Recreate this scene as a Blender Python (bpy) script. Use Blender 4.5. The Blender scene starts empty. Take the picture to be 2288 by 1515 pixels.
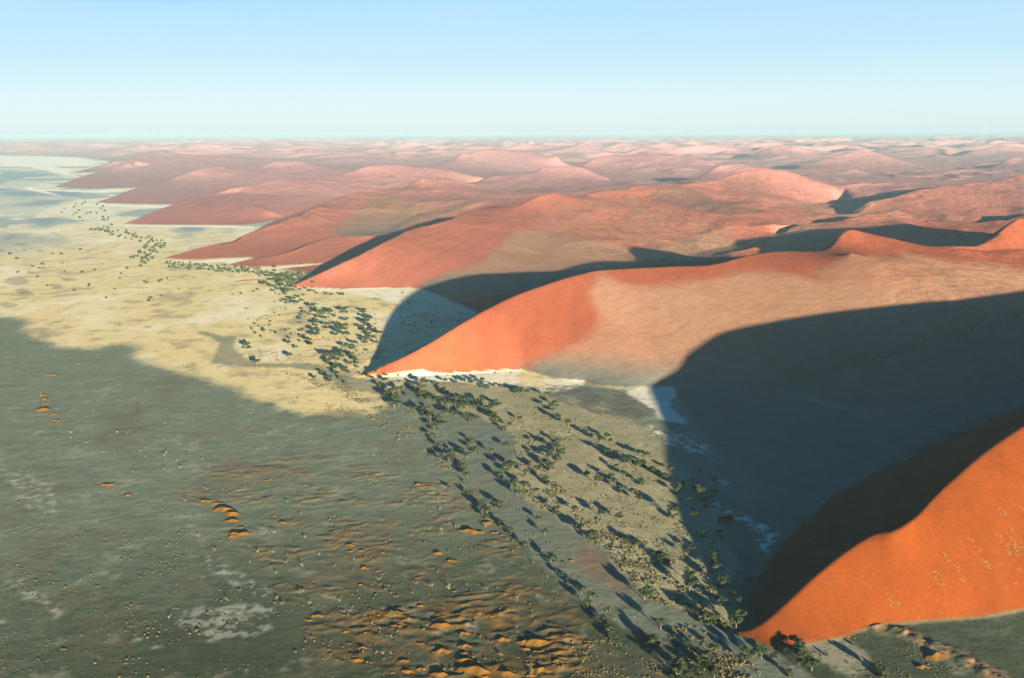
import bpy, math, random, time
import numpy as np
from mathutils import Vector, Matrix
T0 = time.time()
S = bpy.context.scene
COL = S.collection
R = math.radians
rng = np.random.default_rng(7)
random.seed(7)

# ------------------------------------------------------------------ camera
PW, PH, FOC, CAMH = 2288., 1515., 2224., 340.       # photo frame, focal length in its pixels, flying height
PITCH = math.atan((757.5 - 297.) / FOC)
ROLL = R(0.225)
cd = bpy.data.cameras.new('camera')
cam = bpy.data.objects.new('camera', cd); COL.objects.link(cam)
cd.sensor_width = 36.; cd.lens = FOC / PW * 36.
cd.clip_start = 1.; cd.clip_end = 400000.
fwd = Vector((0, math.cos(PITCH), -math.sin(PITCH)))
up = Vector((0, math.sin(PITCH), math.cos(PITCH)))
rt = Vector((1, 0, 0))
c_, s_ = math.cos(ROLL), math.sin(ROLL)
rt2 = rt * c_ + up * -s_; up2 = rt * s_ + up * c_
m = Matrix((rt2, up2, -fwd)).transposed().to_4x4(); m.translation = (0, 0, CAMH)
cam.matrix_world = m
S.camera = cam

# ------------------------------------------------------------------ light, sky, exposure
EXPO = 2.3
S.view_settings.view_transform = 'Standard'; S.view_settings.look = 'None'
S.view_settings.gamma = 1.; S.view_settings.exposure = EXPO
SUN_EL, SH_AZ = R(8.0), R(-21.)                      # sun height; heading the shadows run to
sdir = Vector((math.sin(SH_AZ) * math.cos(SUN_EL), math.cos(SH_AZ) * math.cos(SUN_EL), -math.sin(SUN_EL)))
sl = bpy.data.lights.new('sun', 'SUN'); sl.energy = 5.0; sl.angle = R(0.55); sl.color = (1.0, 0.86, 0.66)
sun = bpy.data.objects.new('sun', sl); COL.objects.link(sun)
sun.rotation_euler = sdir.to_track_quat('-Z', 'Y').to_euler()
sun.location = (0, -100, 600)
w = bpy.data.worlds.new('World'); S.world = w; w.use_nodes = True
nt = w.node_tree; nt.nodes.clear()
def srgb(r, g, b, k=1.0):
    f = lambda v: (v / 255. / 12.92 if v <= 10 else ((v / 255. + .055) / 1.055) ** 2.4) * k
    return (f(r), f(g), f(b), 1.)
wo = nt.nodes.new('ShaderNodeOutputWorld'); bg = nt.nodes.new('ShaderNodeBackground')
bg2 = nt.nodes.new('ShaderNodeBackground'); add = nt.nodes.new('ShaderNodeAddShader')
sky = nt.nodes.new('ShaderNodeTexSky'); sky.sky_type = 'NISHITA'; sky.sun_disc = False
sky.sun_elevation = SUN_EL; sky.sun_rotation = math.atan2(-sdir.x, -sdir.y); sky.altitude = 340.; sky.air_density = 1.; sky.dust_density = .5
bg.inputs['Strength'].default_value = 0.004
nt.links.new(sky.outputs[0], bg.inputs['Color'])
tc = nt.nodes.new('ShaderNodeTexCoord'); sx = nt.nodes.new('ShaderNodeSeparateXYZ'); rp = nt.nodes.new('ShaderNodeValToRGB')
nt.links.new(tc.outputs['Generated'], sx.inputs[0])
# thin cloud veil: stretched noise nudges the lookup height a little
mp = nt.nodes.new('ShaderNodeMapping'); mp.inputs['Scale'].default_value = (1.6, 1.6, 16.); mp.inputs['Rotation'].default_value = (0, R(5), 0)
nz = nt.nodes.new('ShaderNodeTexNoise'); nz.inputs['Scale'].default_value = 2.2; nz.inputs['Detail'].default_value = 5.; nz.inputs['Roughness'].default_value = .55
nt.links.new(tc.outputs['Generated'], mp.inputs[0]); nt.links.new(mp.outputs[0], nz.inputs['Vector'])
ma = nt.nodes.new('ShaderNodeMath'); ma.operation = 'MULTIPLY_ADD'; ma.inputs[1].default_value = -.10; ma.inputs[2].default_value = 0.05
nt.links.new(nz.outputs['Fac'], ma.inputs[0])
xm = nt.nodes.new('ShaderNodeMath'); xm.operation = 'MULTIPLY_ADD'; xm.inputs[1].default_value = -.035
nt.links.new(sx.outputs['X'], xm.inputs[0]); nt.links.new(ma.outputs[0], xm.inputs[2])
ml = nt.nodes.new('ShaderNodeMath'); ml.operation = 'MULTIPLY'      # the nudge grows with height: horizon stays even
nt.links.new(sx.outputs['Z'], ml.inputs[0]); 
k8 = nt.nodes.new('ShaderNodeMath'); k8.operation = 'MULTIPLY'; k8.inputs[1].default_value = 4.5; nt.links.new(xm.outputs[0], k8.inputs[0])
nt.links.new(k8.outputs[0], ml.inputs[1])
a2 = nt.nodes.new('ShaderNodeMath'); a2.operation = 'ADD'
nt.links.new(sx.outputs['Z'], a2.inputs[0]); nt.links.new(ml.outputs[0], a2.inputs[1])
nt.links.new(a2.outputs[0], rp.inputs[0])
K = 1 / 2 ** EXPO * 1.0
stops = [(0., srgb(208, 229, 236, K)), (.012, srgb(210, 233, 240, K)), (.035, srgb(205, 232, 244, K)), (.07, srgb(186, 222, 244, K)), (.128, srgb(168, 213, 247, K)),
         (.17, srgb(84, 158, 218, K)), (.225, srgb(4, 96, 165, K)), (.45, srgb(0, 84, 142, K)), (1., srgb(0, 76, 132, K))]
while len(rp.color_ramp.elements) < len(stops): rp.color_ramp.elements.new(.5)
for e, (p, c) in zip(rp.color_ramp.elements, stops): e.position = p; e.color = c
nt.links.new(rp.outputs[0], bg2.inputs['Color'])
nt.links.new(bg.outputs[0], add.inputs[0]); nt.links.new(bg2.outputs[0], add.inputs[1]); nt.links.new(add.outputs[0], wo.inputs[0])
S.cycles.max_bounces = 4; S.cycles.diffuse_bounces = 0; S.cycles.volume_bounces = 0
S.cycles.use_denoising = True; S.cycles.denoiser = 'OPENIMAGEDENOISE'
S.cycles.sample_clamp_indirect = 4.

# ------------------------------------------------------------------ survey: photo position -> place on the land
def at(px, py, z=0.):
    px = np.asarray(px, float); py = np.asarray(py, float)
    x = px - PW / 2; y = -(py - PH / 2)
    xr = c_ * x + s_ * y; yr = -s_ * x + c_ * y
    dy = FOC * math.cos(PITCH) + yr * math.sin(PITCH); dz = -FOC * math.sin(PITCH) + yr * math.cos(PITCH)
    t = (z - CAMH) / dz
    return xr * t, dy * t
def proj(x, y, z):
    v = z - CAMH
    f = y * math.cos(PITCH) - v * math.sin(PITCH); yr = (y * math.sin(PITCH) + v * math.cos(PITCH)) / f * FOC; xr = x / f * FOC
    return c_ * xr - s_ * yr + PW / 2, PH / 2 - (s_ * xr + c_ * yr)

# ------------------------------------------------------------------ numpy noise
_ga = np.linspace(0, 2 * math.pi, 256, endpoint=False); _GC = np.cos(_ga).astype(np.float32); _GS = np.sin(_ga).astype(np.float32)
_PM = np.random.default_rng(11).permutation(4096).astype(np.int16)
def noise(x, y, seed=0):
    x0 = np.floor(x); y0 = np.floor(y); fx = (x - x0).astype(np.float32); fy = (y - y0).astype(np.float32)
    ix = x0.astype(np.int32); iy = y0.astype(np.int32)
    u = fx * fx * fx * (fx * (fx * 6 - 15) + 10); v = fy * fy * fy * (fy * (fy * 6 - 15) + 10)
    px0 = _PM[(ix + seed * 131) & 4095]; px1 = _PM[(ix + 1 + seed * 131) & 4095]
    def g(p, b, dx, dy):
        t = _PM[(p + iy + b) & 4095] & 255
        return _GC[t] * dx + _GS[t] * dy
    n0 = g(px0, 0, fx, fy); n1 = g(px1, 0, fx - 1, fy); n2 = g(px0, 1, fx, fy - 1); n3 = g(px1, 1, fx - 1, fy - 1)
    return ((n0 + u * (n1 - n0)) * (1 - v) + (n2 + u * (n3 - n2)) * v) * 1.5
def fbm(x, y, seed=0, o=4, g=.5):
    s = 0.; a = 1.; t = 0.
    for k in range(o):
        s = s + a * noise(x, y, seed + k * 17); t += a; a *= g; x = x * 2.03 + 11.3; y = y * 2.03 - 7.1
    return s / t
def sstep(a, b, x):
    t = np.clip((x - a) / (b - a), 0, 1); return t * t * (3 - 2 * t)

# ------------------------------------------------------------------ terrain: crests, toes and floors surveyed from the photo (x, y, height)
def spline(P, n=10):
    P = np.array(P, float); Q = np.vstack([2 * P[0] - P[1], P, 2 * P[-1] - P[-2]]); out = []
    for i in range(1, len(Q) - 2):
        for t in np.linspace(0, 1, n, endpoint=False):
            a, b, c, d = Q[i - 1], Q[i], Q[i + 1], Q[i + 2]
            out.append(.5 * (2 * b + (c - a) * t + (2 * a - 5 * b + 4 * c - d) * t * t + (3 * b - a - 3 * c + d) * t ** 3))
    out.append(P[-1]); return np.array(out)
def world(L):                                          # third value: height, or (over 1000) the distance ahead, which fixes the height
    L = [(a, b, c if c < 1000 else CAMH - c * (CAMH / at(a, b, 0.)[1])) for a, b, c in L]
    L = np.array(L, float); x, y = at(L[:, 0], L[:, 1], L[:, 2]); return np.stack([x, y, L[:, 2]], 1)
# crest: (dune number, points, back slope run per metre, floor height behind at both ends)
CREST = [
 (1, [(1640,1411,0),(1700,1395,7),(1760,1345,16),(1830,1280,28),(1900,1225,37),(1960,1190,45),(2000,1183,49),(2050,1150,55),(2090,1105,61),(2140,1060,70),(2200,1010,81),(2288,950,97),(2400,875,122),(2600,785,148),(2900,690,158),(3500,600,160)], 1.75, 0, 16),
 (2, [(800,839,0),(840,822,9),(880,805,20),(950,772,40),(1050,712,67),(1150,660,88),(1250,625,105),(1300,611,111),(1345,602,115),(1450,596,117),(1560,592,118),(1600,588,120),(1650,575,126),(1700,565,130),(1760,561,131),(1830,562,1780),(1855,555,1800),(1870,540,1826),(1882,522,1850),(1900,512,1872),(1930,518,1884),(1990,530,1880),(2040,540,1870),(2083,548,1866),(2140,547,1870),(2187,544,1884),(2222,532,1906),(2237,515,1930),(2271,487,1980),(2288,484,2000),(2400,470,2060),(2700,440,2150)], 1.6, 0, 50),
 (3, [(638,641,0),(700,616,20),(787,577,50),(875,535,72),(924,511,82),(987,497,90),(1043,476,97),(1088,464,102),(1158,460,3210),(1183,448,3260),(1207,437,3320),(1235,432,3380),(1266,437,3440),(1301,442,3490),(1315,433,3540),(1347,429,3600),(1385,427,3680),(1434,418,3800),(1500,413,3950),(1572,404,4150),(1617,397,4300),(1642,385,4380),(1684,378,4480),(1754,380,4560),(1803,395,4560),(1855,411,4500),(1908,425,4400),(1945,434,4300)], 1.7, 0, 92),
 (4, [(360,580,0),(420,560,9),(479,546,15),(512,542,16),(528,538,17),(560,520,28),(629,497,42),(699,469,58),(741,451,66),(800,430,4440),(840,423,4550),(871,420,4640),(906,420,4720),(924,409,4790),(945,402,4860),(1008,403,5000),(1050,409,5080),(1090,425,5000)], 2., 0, 30),
 (4, [(498,596,0),(530,586,4),(560,579,7),(629,567,13),(664,556,19),(699,542,25),(745,530,29),(800,527,30),(833,527,28)], 1.7, 0, 12),
 (4, [(610,604,0),(650,597,3),(700,592,4),(727,589,4)], 1.7, 0, 0),
 (4, [(513,632,0),(535,626,3),(560,623,4),(600,622,3.5),(612,626,0)], 1.6, 0, 0),
 (5, [(273,502,0),(315,486,12),(385,458,31),(455,437,45),(510,423,5000),(525,420,5050),(567,413,5180),(608,404,5330),(699,399,5600),(752,392,5750),(775,387,5800),(815,374,5900),(847,369,6000),(896,369,6100),(945,374,6150),(1000,380,6150),(1050,390,6080),(1100,402,5950)], 2.4, 0, 45),
 (6, [(208,455,0),(262,437,14),(315,416,30),(367,402,40),(420,385,6700),(465,373,6950),(507,373,7100),(545,380,7200),(577,374,7300),(612,362,7450),(664,359,7600),(700,368,7650)], 2.0, 0, 48),
 (7, [(116,421,0),(175,399,18),(227,381,34),(280,367,8700),(332,355,9300),(402,348,9700),(490,348,10000),(560,354,10200)], 2.6, 0, 50),
 (8, [(157,390,0),(210,374,16),(245,364,10200),(297,352,11200),(340,344,12000),(420,338,13000)], 2.6, 0, 50),
 (9, [(1757,514,3000),(1770,508,3020),(1803,497,3060),(1873,493,3080),(1925,480,3120),(1960,475,3150),(2006,471,3180),(2034,479,3150),(2083,493,3050),(2130,498,3010),(2200,498,3010),(2245,493,3050),(2300,480,3150),(2600,455,3300)], 1.7, 36, 52),
 (10,[(1893,484,3600),(1915,470,3650),(1943,455,3700),(1995,441,3780),(2048,425,3870),(2110,415,3940),(2142,413,3970),(2166,407,4000),(2219,405,4060),(2257,395,4110),(2288,390,4150),(2400,381,4230),(2700,375,4300)], 1.6, 34, 70),
 (11,[(1081,402,5800),(1113,393,5900),(1190,387,6050),(1214,375,6150),(1260,372,6250),(1301,374,6300),(1335,390,6200),(1382,410,6050)], 2., 35, 25),
 (12,[(1298,374,7600),(1313,362,7700),(1329,353,7800),(1364,346,8000),(1390,346,8150),(1420,343,8300),(1448,338,8500),(1500,343,8500),(1545,352,8300),(1590,366,8000)], 1.7, 25, 30),
 (13,[(1583,385,5800),(1600,371,5850),(1625,367,5900),(1660,366,5950),(1691,374,5950),(1740,380,5900)], 1.7, 35, 35),
 (14,[(1785,371,8000),(1815,363,8050),(1840,355,8100),(1866,350,8200),(1901,338,8400),(1943,338,8500),(1990,350,8400),(2030,362,8200)], 1.6, 25, 30),
 (15,[(1795,391,6800),(1830,384,6900),(1865,380,7000),(1905,378,7000),(1950,390,6900)], 1.7, 25, 30),
 (16,[(2160,372,7800),(2200,377,7800),(2230,368,7900),(2257,353,8000),(2288,352,8100),(2400,345,8200)], 1.6, 25, 30),
 (16,[(2085,345,11500),(2120,349,11500),(2150,345,11600),(2182,335,11800),(2220,328,12000),(2288,330,12000)], 1.6, 25, 30),
 (17,[(700,352,11000),(760,346,11200),(830,343,11300),(900,350,11200)], 2., 15, 20),
 (17,[(1030,345,9000),(1085,335,9200),(1150,337,9400),(1200,345,9400),(1240,350,9200)], 2., 20, 25),
 (17,[(1700,345,11000),(1740,334,11200),(1770,334,11300),(1810,345,11200)], 2., 20, 25),
]
TOE = [  # near toes, valley floors and spurs: px, py, height (solid height constraints)
 [(915,644,0),(960,655,0),(1000,675,0),(1060,702,0)],
 [(1720,1210,0),(1760,1180,0),(1800,1160,0),(1870,1105,1),(1950,1060,3),(2050,1015,5),(2150,965,8),(2288,905,14),(2450,840,18),(2700,760,22)],
 [(1762,523,2900),(1790,534,2780),(1825,541,2700),(1858,541,2690)],
 [(1480,590,2450),(1600,555,2760),(1700,535,2900),(1745,528,2940)],
 [(1900,565,136),(2000,605,118),(2100,640,102),(2200,680,86),(2400,720,75)],
 [(640,482,4),(594,469,28),(545,444,44),(512,424,54)],
 [(560,506,0),(600,497,0),(640,484,3),(700,462,14),(760,440,28)],
 [(1000,475,42),(940,480,32),(850,520,10)],
 [(1130,470,52),(1090,455,60)],
 [(1534,420,3950),(1559,429,3880),(1607,446,3740),(1655,454,3650),(1699,460,3590),(1736,468,3500)],
 [(1440,442,3600),(1477,453,3480),(1529,466,3380),(1575,475,3300),(1625,479,3280),(1681,476,3350),(1733,473,3440)],
 [(1560,507,3050),(1640,503,3070),(1720,500,3090),(1790,500,3120)],
 [(1800,458,48),(1850,452,46),(1910,442,44),(1960,434,44)],
 [(2140,555,126),(2250,560,120),(2500,560,115)],
 [(2000,500,2950),(2080,530,2750),(2130,536,2700)],
]
PLAIN = [(-1500,345),(0,347),(100,349),(190,352),(240,360),(245,364),(210,374),(157,390),(206,391),(227,381),(175,399),(117,421),(291,423),(315,416),(262,437),(208,455),(392,457),
 (385,458),(315,486),(271,502),(480,504),(570,507),(600,498),(560,521),(528,539),(479,546),(420,560),(358,580),(420,582),(490,578),(560,575),(563,578),(540,584),(495,596),(560,598),(612,596),(690,590),
 (727,588),(700,592),(650,597),(608,604),(650,608),(690,612),(700,616),(636,641),(700,644),(760,646),(850,644),(915,644),(960,656),(1000,675),(1060,702),(1050,712),(950,772),(880,805),(797,838),
 (850,839),(910,837),(1000,834),(1100,829),(1160,826),(1240,846),(1306,852),(1330,862),(1400,868),(1440,865),(1500,863),(1515,875),(1515,890),(1540,940),(1580,990),(1640,1080),(1700,1150),(1725,1210),
 (1690,1290),(1655,1345),(1642,1400),(1640,1412),(1690,1438),(1745,1456),(1800,1441),(1880,1426),(1960,1399),(2080,1388),(2200,1379),(2288,1363),(2600,1320),(3500,1250),(3500,2600),(-1500,2600)]

TH0, TH1, L0, L1 = R(-36), R(45), math.log(430.), math.log(150000.)
NT, NL = 808, 1856
th = np.linspace(TH0, TH1, NT); lr = np.linspace(L0, L1, NL)
dT = th[1] - th[0]; dL = lr[1] - lr[0]
RR = np.exp(lr)[:, None]; X = RR * np.sin(th)[None, :]; Y = RR * np.cos(th)[None, :]
def inpoly(x, y, P):
    P = np.array(P, float); res = np.zeros(x.shape, bool)
    bb = (x >= P[:, 0].min()) & (x <= P[:, 0].max()) & (y >= P[:, 1].min()) & (y <= P[:, 1].max())
    xs = x[bb]; ys = y[bb]; r = np.zeros(xs.shape, bool)
    for i in range(len(P)):
        x1, y1 = P[i - 1]; x2, y2 = P[i]
        if y1 == y2: continue
        c = ((y1 > ys) != (y2 > ys)) & (xs < (x2 - x1) * (ys - y1) / (y2 - y1) + x1)
        r ^= c
    res[bb] = r; return res
GX, GY = proj(X, Y, 0. * X)                          # where bare ground shows; only used to read the surveyed outlines
plain = inpoly(GX, GY, PLAIN)
def dens(P, step):
    out = []
    for a, b in zip(P[:-1], P[1:]):
        n = max(1, int(math.ceil(np.hypot(*(b[:2] - a[:2])) / step)))
        for t in range(n): out.append(a + (b - a) * t / n)
    out.append(P[-1]); return np.array(out)
def tolp(P): return np.arctan2(P[:, 0], P[:, 1]), .5 * np.log(P[:, 0] ** 2 + P[:, 1] ** 2)
cons = []                                             # (world polyline, slope of the fall beside it)
crestW = []
for did, L, back, zb0, zb1 in CREST:
    Wp = spline(world(L), 8); cons.append((Wp, .28 if did < 9 else .2)); crestW.append((did, Wp))
    d = np.gradient(Wp[:, :2], axis=0); d /= np.linalg.norm(d, axis=1)[:, None] + 1e-9
    nrm = np.stack([-d[:, 1], d[:, 0]], 1)
    # crests are listed from tip inwards; their lee side is the one the sun cannot reach
    flip = np.sign(nrm @ np.array([sdir.x, sdir.y])); flip[flip == 0] = 1
    # keep one side along the line: majority
    sd = 1. if flip.sum() > 0 else -1.
    nrm *= sd
    t = np.linspace(0, 1, len(Wp)); zb = zb0 + (zb1 - zb0) * t ** 1.4
    hgt = np.maximum(Wp[:, 2] - zb, 0)
    B = np.column_stack([Wp[:, :2] + nrm * (hgt * back)[:, None], np.minimum(zb, Wp[:, 2])])
    k = hgt > 2.5
    if k.sum() > 2:
        cons.append((B[k], 0.))
        if did in (12, 14, 17): cons.append((np.column_stack([B[k][:, :2] + nrm[k] * (60 + 3.2 * hgt[k])[:, None], B[k][:, 2] * .8]), 0.))
for L in TOE: cons.append((spline(world(L), 6), 0.))

def relief(x, y, r):                                  # the endless dune field beyond the surveyed crests
    wx = fbm(x / 1900., y / 1900., 3, 3) * 900.; wy = fbm(x / 1900. + 40, y / 1900., 5, 3) * 900.
    ca, sa = math.cos(R(32)), math.sin(R(32))
    u = (x + wx) * ca - (y + wy) * sa; v = (x + wx) * sa + (y + wy) * ca
    a = 1 - np.abs(noise(u / 1500., v / 3400., 21)) * 2.1
    b = 1 - np.abs(noise(u / 620. + 3, v / 1100. - 5, 22)) * 2.1
    c = 1 - np.abs(noise(v / 1500. + 9, u / 2400. + 4, 23)) * 2.1
    a = np.clip(a, 0, 1) ** 1.15; b = np.clip(b, 0, 1); c = np.clip(c, 0, 1) ** 1.6
    return 22 + 100 * a * (.55 + .45 * np.clip(fbm(x / 5200., y / 5200., 9, 2) * 2 + .5, 0, 1)) + 44 * b * (.3 + a) + 46 * c
REL = relief(X, Y, RR)
_q = (~plain)[::8, ::8].astype(float)
for _ in range(26):
    p = np.pad(_q, 1, mode='edge'); _q = (p[:-2, 1:-1] + p[2:, 1:-1] + p[1:-1, :-2] + p[1:-1, 2:]) / 4
FEA = np.repeat(np.repeat(sstep(.45, 1., _q), 8, 0), 8, 1)[:NL, :NT] * (~plain)
def solve():
    z = None
    for lev in (5, 4, 3, 2, 1, 0):
        f = 2 ** lev; nt_, nl_ = (NT + f - 1) // f, (NL + f - 1) // f
        ti = (np.arange(nt_) * f); li = (np.arange(nl_) * f)
        fix = plain[::f, ::f].copy(); val = np.zeros(fix.shape)
        far = (np.exp(lr[li])[:, None] > 16000) & ~fix
        val[far] = (46 * FEA)[::f, ::f][far]; fix |= far
        best = np.full(fix.shape, 1e9)
        for Wp, sl_ in cons:
            step = max(.5, np.hypot(Wp[0, 0], Wp[0, 1]) * dT * f * .4)
            D = dens(Wp, step); a, l = tolp(D)
            fi = (a - TH0) / dT / f; fj = (l - L0) / dL / f
            for oi in (0, 1):
                for oj in (0, 1):
                    i = np.floor(fi).astype(int) + oi; j = np.floor(fj).astype(int) + oj
                    ok = (i >= 0) & (i < nt_) & (j >= 0) & (j < nl_)
                    i2, j2 = i[ok], j[ok]; rr = np.exp(lr[np.minimum(j2 * f, NL - 1)])
                    dist = np.hypot((i2 - fi[ok]) * dT * f * rr, (j2 - fj[ok]) * dL * f * rr)
                    o = np.argsort(-dist); i2, j2, dd, zz = i2[o], j2[o], dist[o], D[ok][:, 2][o]
                    upd = dd < best[j2, i2]
                    if sl_ == 0:                     # floors never overwrite a crest already laid
                        upd &= ~((best[j2, i2] < 1e8) & (val[j2, i2] > zz + 3))
                    i2, j2, dd, zz = i2[upd], j2[upd], dd[upd], zz[upd]
                    cut = zz - sl_ * dd
                    val[j2, i2] = np.maximum(cut, 0); best[j2, i2] = dd; fix[j2, i2] = True
        if z is None: z = np.full(fix.shape, 40.)
        else:
            z = np.repeat(np.repeat(z, 2, 0), 2, 1)[:fix.shape[0], :fix.shape[1]]
        z[fix] = val[fix]
        free = ~fix
        wt, wl = 1 / dT ** 2, 1 / dL ** 2; s = 2 * (wt + wl)
        jj, ii = np.indices(fix.shape); par = (ii + jj) % 2
        om = 1.85 if lev > 1 else 1.6
        m0 = (free & (par == 0)); m1 = (free & (par == 1))
        # work only on the rows that have anything free
        for it in range({5: 900, 4: 900, 3: 700, 2: 350, 1: 120, 0: 50}[lev]):
            for mm in (m0, m1):
                p = np.pad(z, 1, mode='edge')
                n = (wt * (p[1:-1, :-2] + p[1:-1, 2:]) + wl * (p[:-2, 1:-1] + p[2:, 1:-1])) / s
                z = np.where(mm, z + om * (n - z), z)
    return z
Z = solve()
print('solve', round(time.time() - T0, 1), Z.min(), Z.max())
def blur(a, n=1):
    for _ in range(n):
        p = np.pad(a, 1, mode='edge'); a = (p[:-2, 1:-1] + 2 * p[1:-1, 1:-1] + p[2:, 1:-1]) / 4
        p = np.pad(a, 1, mode='edge'); a = (p[1:-1, :-2] + 2 * p[1:-1, 1:-1] + p[1:-1, 2:]) / 4
    return a
for _ in range(1): Z = np.where(RR < 15000, blur(Z, 1), Z)
FEA = blur(FEA, 10) * (~plain)
Z = Z + (REL - 50) * sstep(8500, 15500, RR) * FEA
Z = np.maximum(Z, 0)
Zs = Z.copy()
# which dune a spot belongs to (nearest crest), for splitting the sheet into hills
sub = 4; xs = X[::sub, ::sub]; ys = Y[::sub, ::sub]
bd = np.full(xs.shape, 1e18); lab = np.zeros(xs.shape, int)
for did, Wp in crestW:
    for q in dens(Wp, 60.):
        d = (xs - q[0]) ** 2 + (ys - q[1]) ** 2; k = d < bd; bd[k] = d[k]; lab[k] = did
LAB = np.repeat(np.repeat(lab, sub, 0), sub, 1)[:NL, :NT]
LAB = np.where((RR > 14000) | (LAB == 17), 20, LAB)
QX, QY = proj(X, Y, Z)
LAB = np.where((LAB == 9) & (QX < 1720), 3, LAB)
def outline(P, wob=0., sc=40., seed=1):               # mask of a surveyed outline, its edge wandering by wob
    P = np.array(P, float); m_ = wob * 1.3 + 1; res = np.zeros(QX.shape)
    bb = (QX > P[:, 0].min() - m_) & (QX < P[:, 0].max() + m_) & (QY > P[:, 1].min() - m_) & (QY < P[:, 1].max() + m_)
    x, y, qx, qy = X[bb], Y[bb], QX[bb], QY[bb]
    if wob: qx = qx + wob * fbm(x / sc, y / sc, seed, 4); qy = qy + wob * .5 * fbm(x / sc + 9, y / sc, seed + 3, 4)
    res[bb] = inpoly(qx, qy, P); return res

# roughness of the land in height
hi = sstep(2, 25, Z)
mid = (LAB >= 9) | (LAB == 3) & (QX > 1250) | (LAB == 4) & (QX > 760) | (LAB == 2) & (QX > 1850)
rough_m = blur((mid & (RR < 11000)) * sstep(1150, 1500, QX) * np.where(LAB == 2, sstep(1820, 2120, QX), 1.), 30) * hi
rough_m = np.maximum(rough_m, blur(((LAB == 4) & (QX > 760)) * sstep(860, 960, QX) * .8, 12) * hi)
redface = np.zeros_like(Z)
rg = 1 - np.abs(fbm(X / 300. + .3 * fbm(X / 200., Y / 200., 30, 2), Y / 480., 31, 3)) * 3.
Z += rough_m * (4 * np.clip(rg, 0, 1) - 3 + 2.2 * fbm(X / 60., Y / 90., 33, 3))
wx_ = 130 * fbm(X / 420., Y / 420., 36, 3); cr_ = np.clip(1 - np.abs(noise(((X + wx_) * .8 - (Y - wx_) * .45) / 330., (Y * .8 + X * .45) / 800., 37)) * 2.6, 0, 1)
Z += rough_m * 13 * cr_ ** 1.15 * sstep(-.3, .3, fbm(X / 900., Y / 1200., 38, 2)) * sstep(1900, 2600, RR)
stk = fbm((X + .35 * Y) / 60., (Y - .2 * X) / 420., 95, 4, .6)
Z += blur(outline([(1180,490),(1230,460),(1300,445),(1420,440),(1600,480),(1740,500),(1700,560),(1450,575),(1300,540)], 20, 150, 96), 6) * 5 * stk
gul = np.clip(1 - np.abs(fbm((X + .5 * Y) / 150. , (Y - .5 * X) / 420., 39, 3)) * 3, 0, 1)
Z += sstep(1, 30, Z) * (1 - rough_m) * (2.2 * fbm(X / 230., Y / 260., 35, 3) + ((LAB >= 4) * 5.0 + (LAB == 3) * 2.0) * gul * sstep(8, 50, Z))
# streaky low terraces on D3's and D2's far shoulder
# near ground: wind-laid sand ripples between the scrub
HUM = [(420,1060),(640,1000),(820,1040),(1040,1080),(1160,1220),(1240,1330),(1330,1400),(1420,1515),(1500,1700),(700,1700),(760,1515),(700,1440),(620,1330),(560,1250),(480,1190),(400,1130)]
hum = blur(outline(HUM, 60, 60, 41), 14)
HUM2 = [(760,1420),(900,1340),(1050,1330),(1260,1400),(1330,1515),(1400,1800),(700,1800),(820,1515)]
hum2 = blur(outline(HUM2, 50, 50, 43), 8)
wv = fbm(X / 26. + 2, Y / 11., 51, 3, .45); rid = np.clip(.42 - np.abs(wv), 0, 1) / .42
patch = sstep(-.15, .3, fbm(X / 55., Y / 40., 52, 3))
mound = (rid ** 2.2) * patch
Z += hum * .7 * mound + hum2 * .8 * (rid ** 1.6) * sstep(-.25, .2, fbm(X / 45., Y / 30., 53, 2))
Z += (1 - hi) * (RR < 5000) * (.28 * fbm(X / 30., Y / 22., 55, 4))
# small broken escarpment beside the near dune
e0 = dens(world([(1945,1398,0),(2010,1412,0),(2070,1440,0),(2130,1462,0),(2190,1492,0),(2260,1530,0),(2330,1600,0)]), 4.)
near = RR[:, 0] < 900; ex = X[near]; ey = Y[near]; ed = np.full(ex.shape, 1e9)
for q in e0: ed = np.minimum(ed, np.hypot(ex - q[0] + 0 * ey, ey - q[1]))
sc_ = np.zeros_like(Z); sc_[near] = np.exp(-(ed / (7 + 5 * fbm(ex / 14., ey / 14., 57, 3))) ** 2)
Z += sc_ * (1.6 + 1.5 * fbm(X / 8., Y / 8., 58, 3)) * (Zs < 1)
Z = np.maximum(Z, -.9)

def ground_z(x, y):
    a = np.arctan2(x, y); l = .5 * math.log(x * x + y * y)
    i = min(max((a - TH0) / dT, 0), NT - 1.001); j = min(max((l - L0) / dL, 0), NL - 1.001)
    i0, j0 = int(i), int(j); fi, fj = i - i0, j - j0
    return (Z[j0, i0] * (1 - fi) + Z[j0, i0 + 1] * fi) * (1 - fj) + (Z[j0 + 1, i0] * (1 - fi) + Z[j0 + 1, i0 + 1] * fi) * fj
def stand(px, py):                                    # the spot of the land that a photo position shows
    z = 0.
    for _ in range(6):
        x, y = at(px, py, z); z = .5 * z + .5 * ground_z(float(x), float(y))
    x, y = at(px, py, z); return float(x), float(y), ground_z(float(x), float(y))

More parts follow.
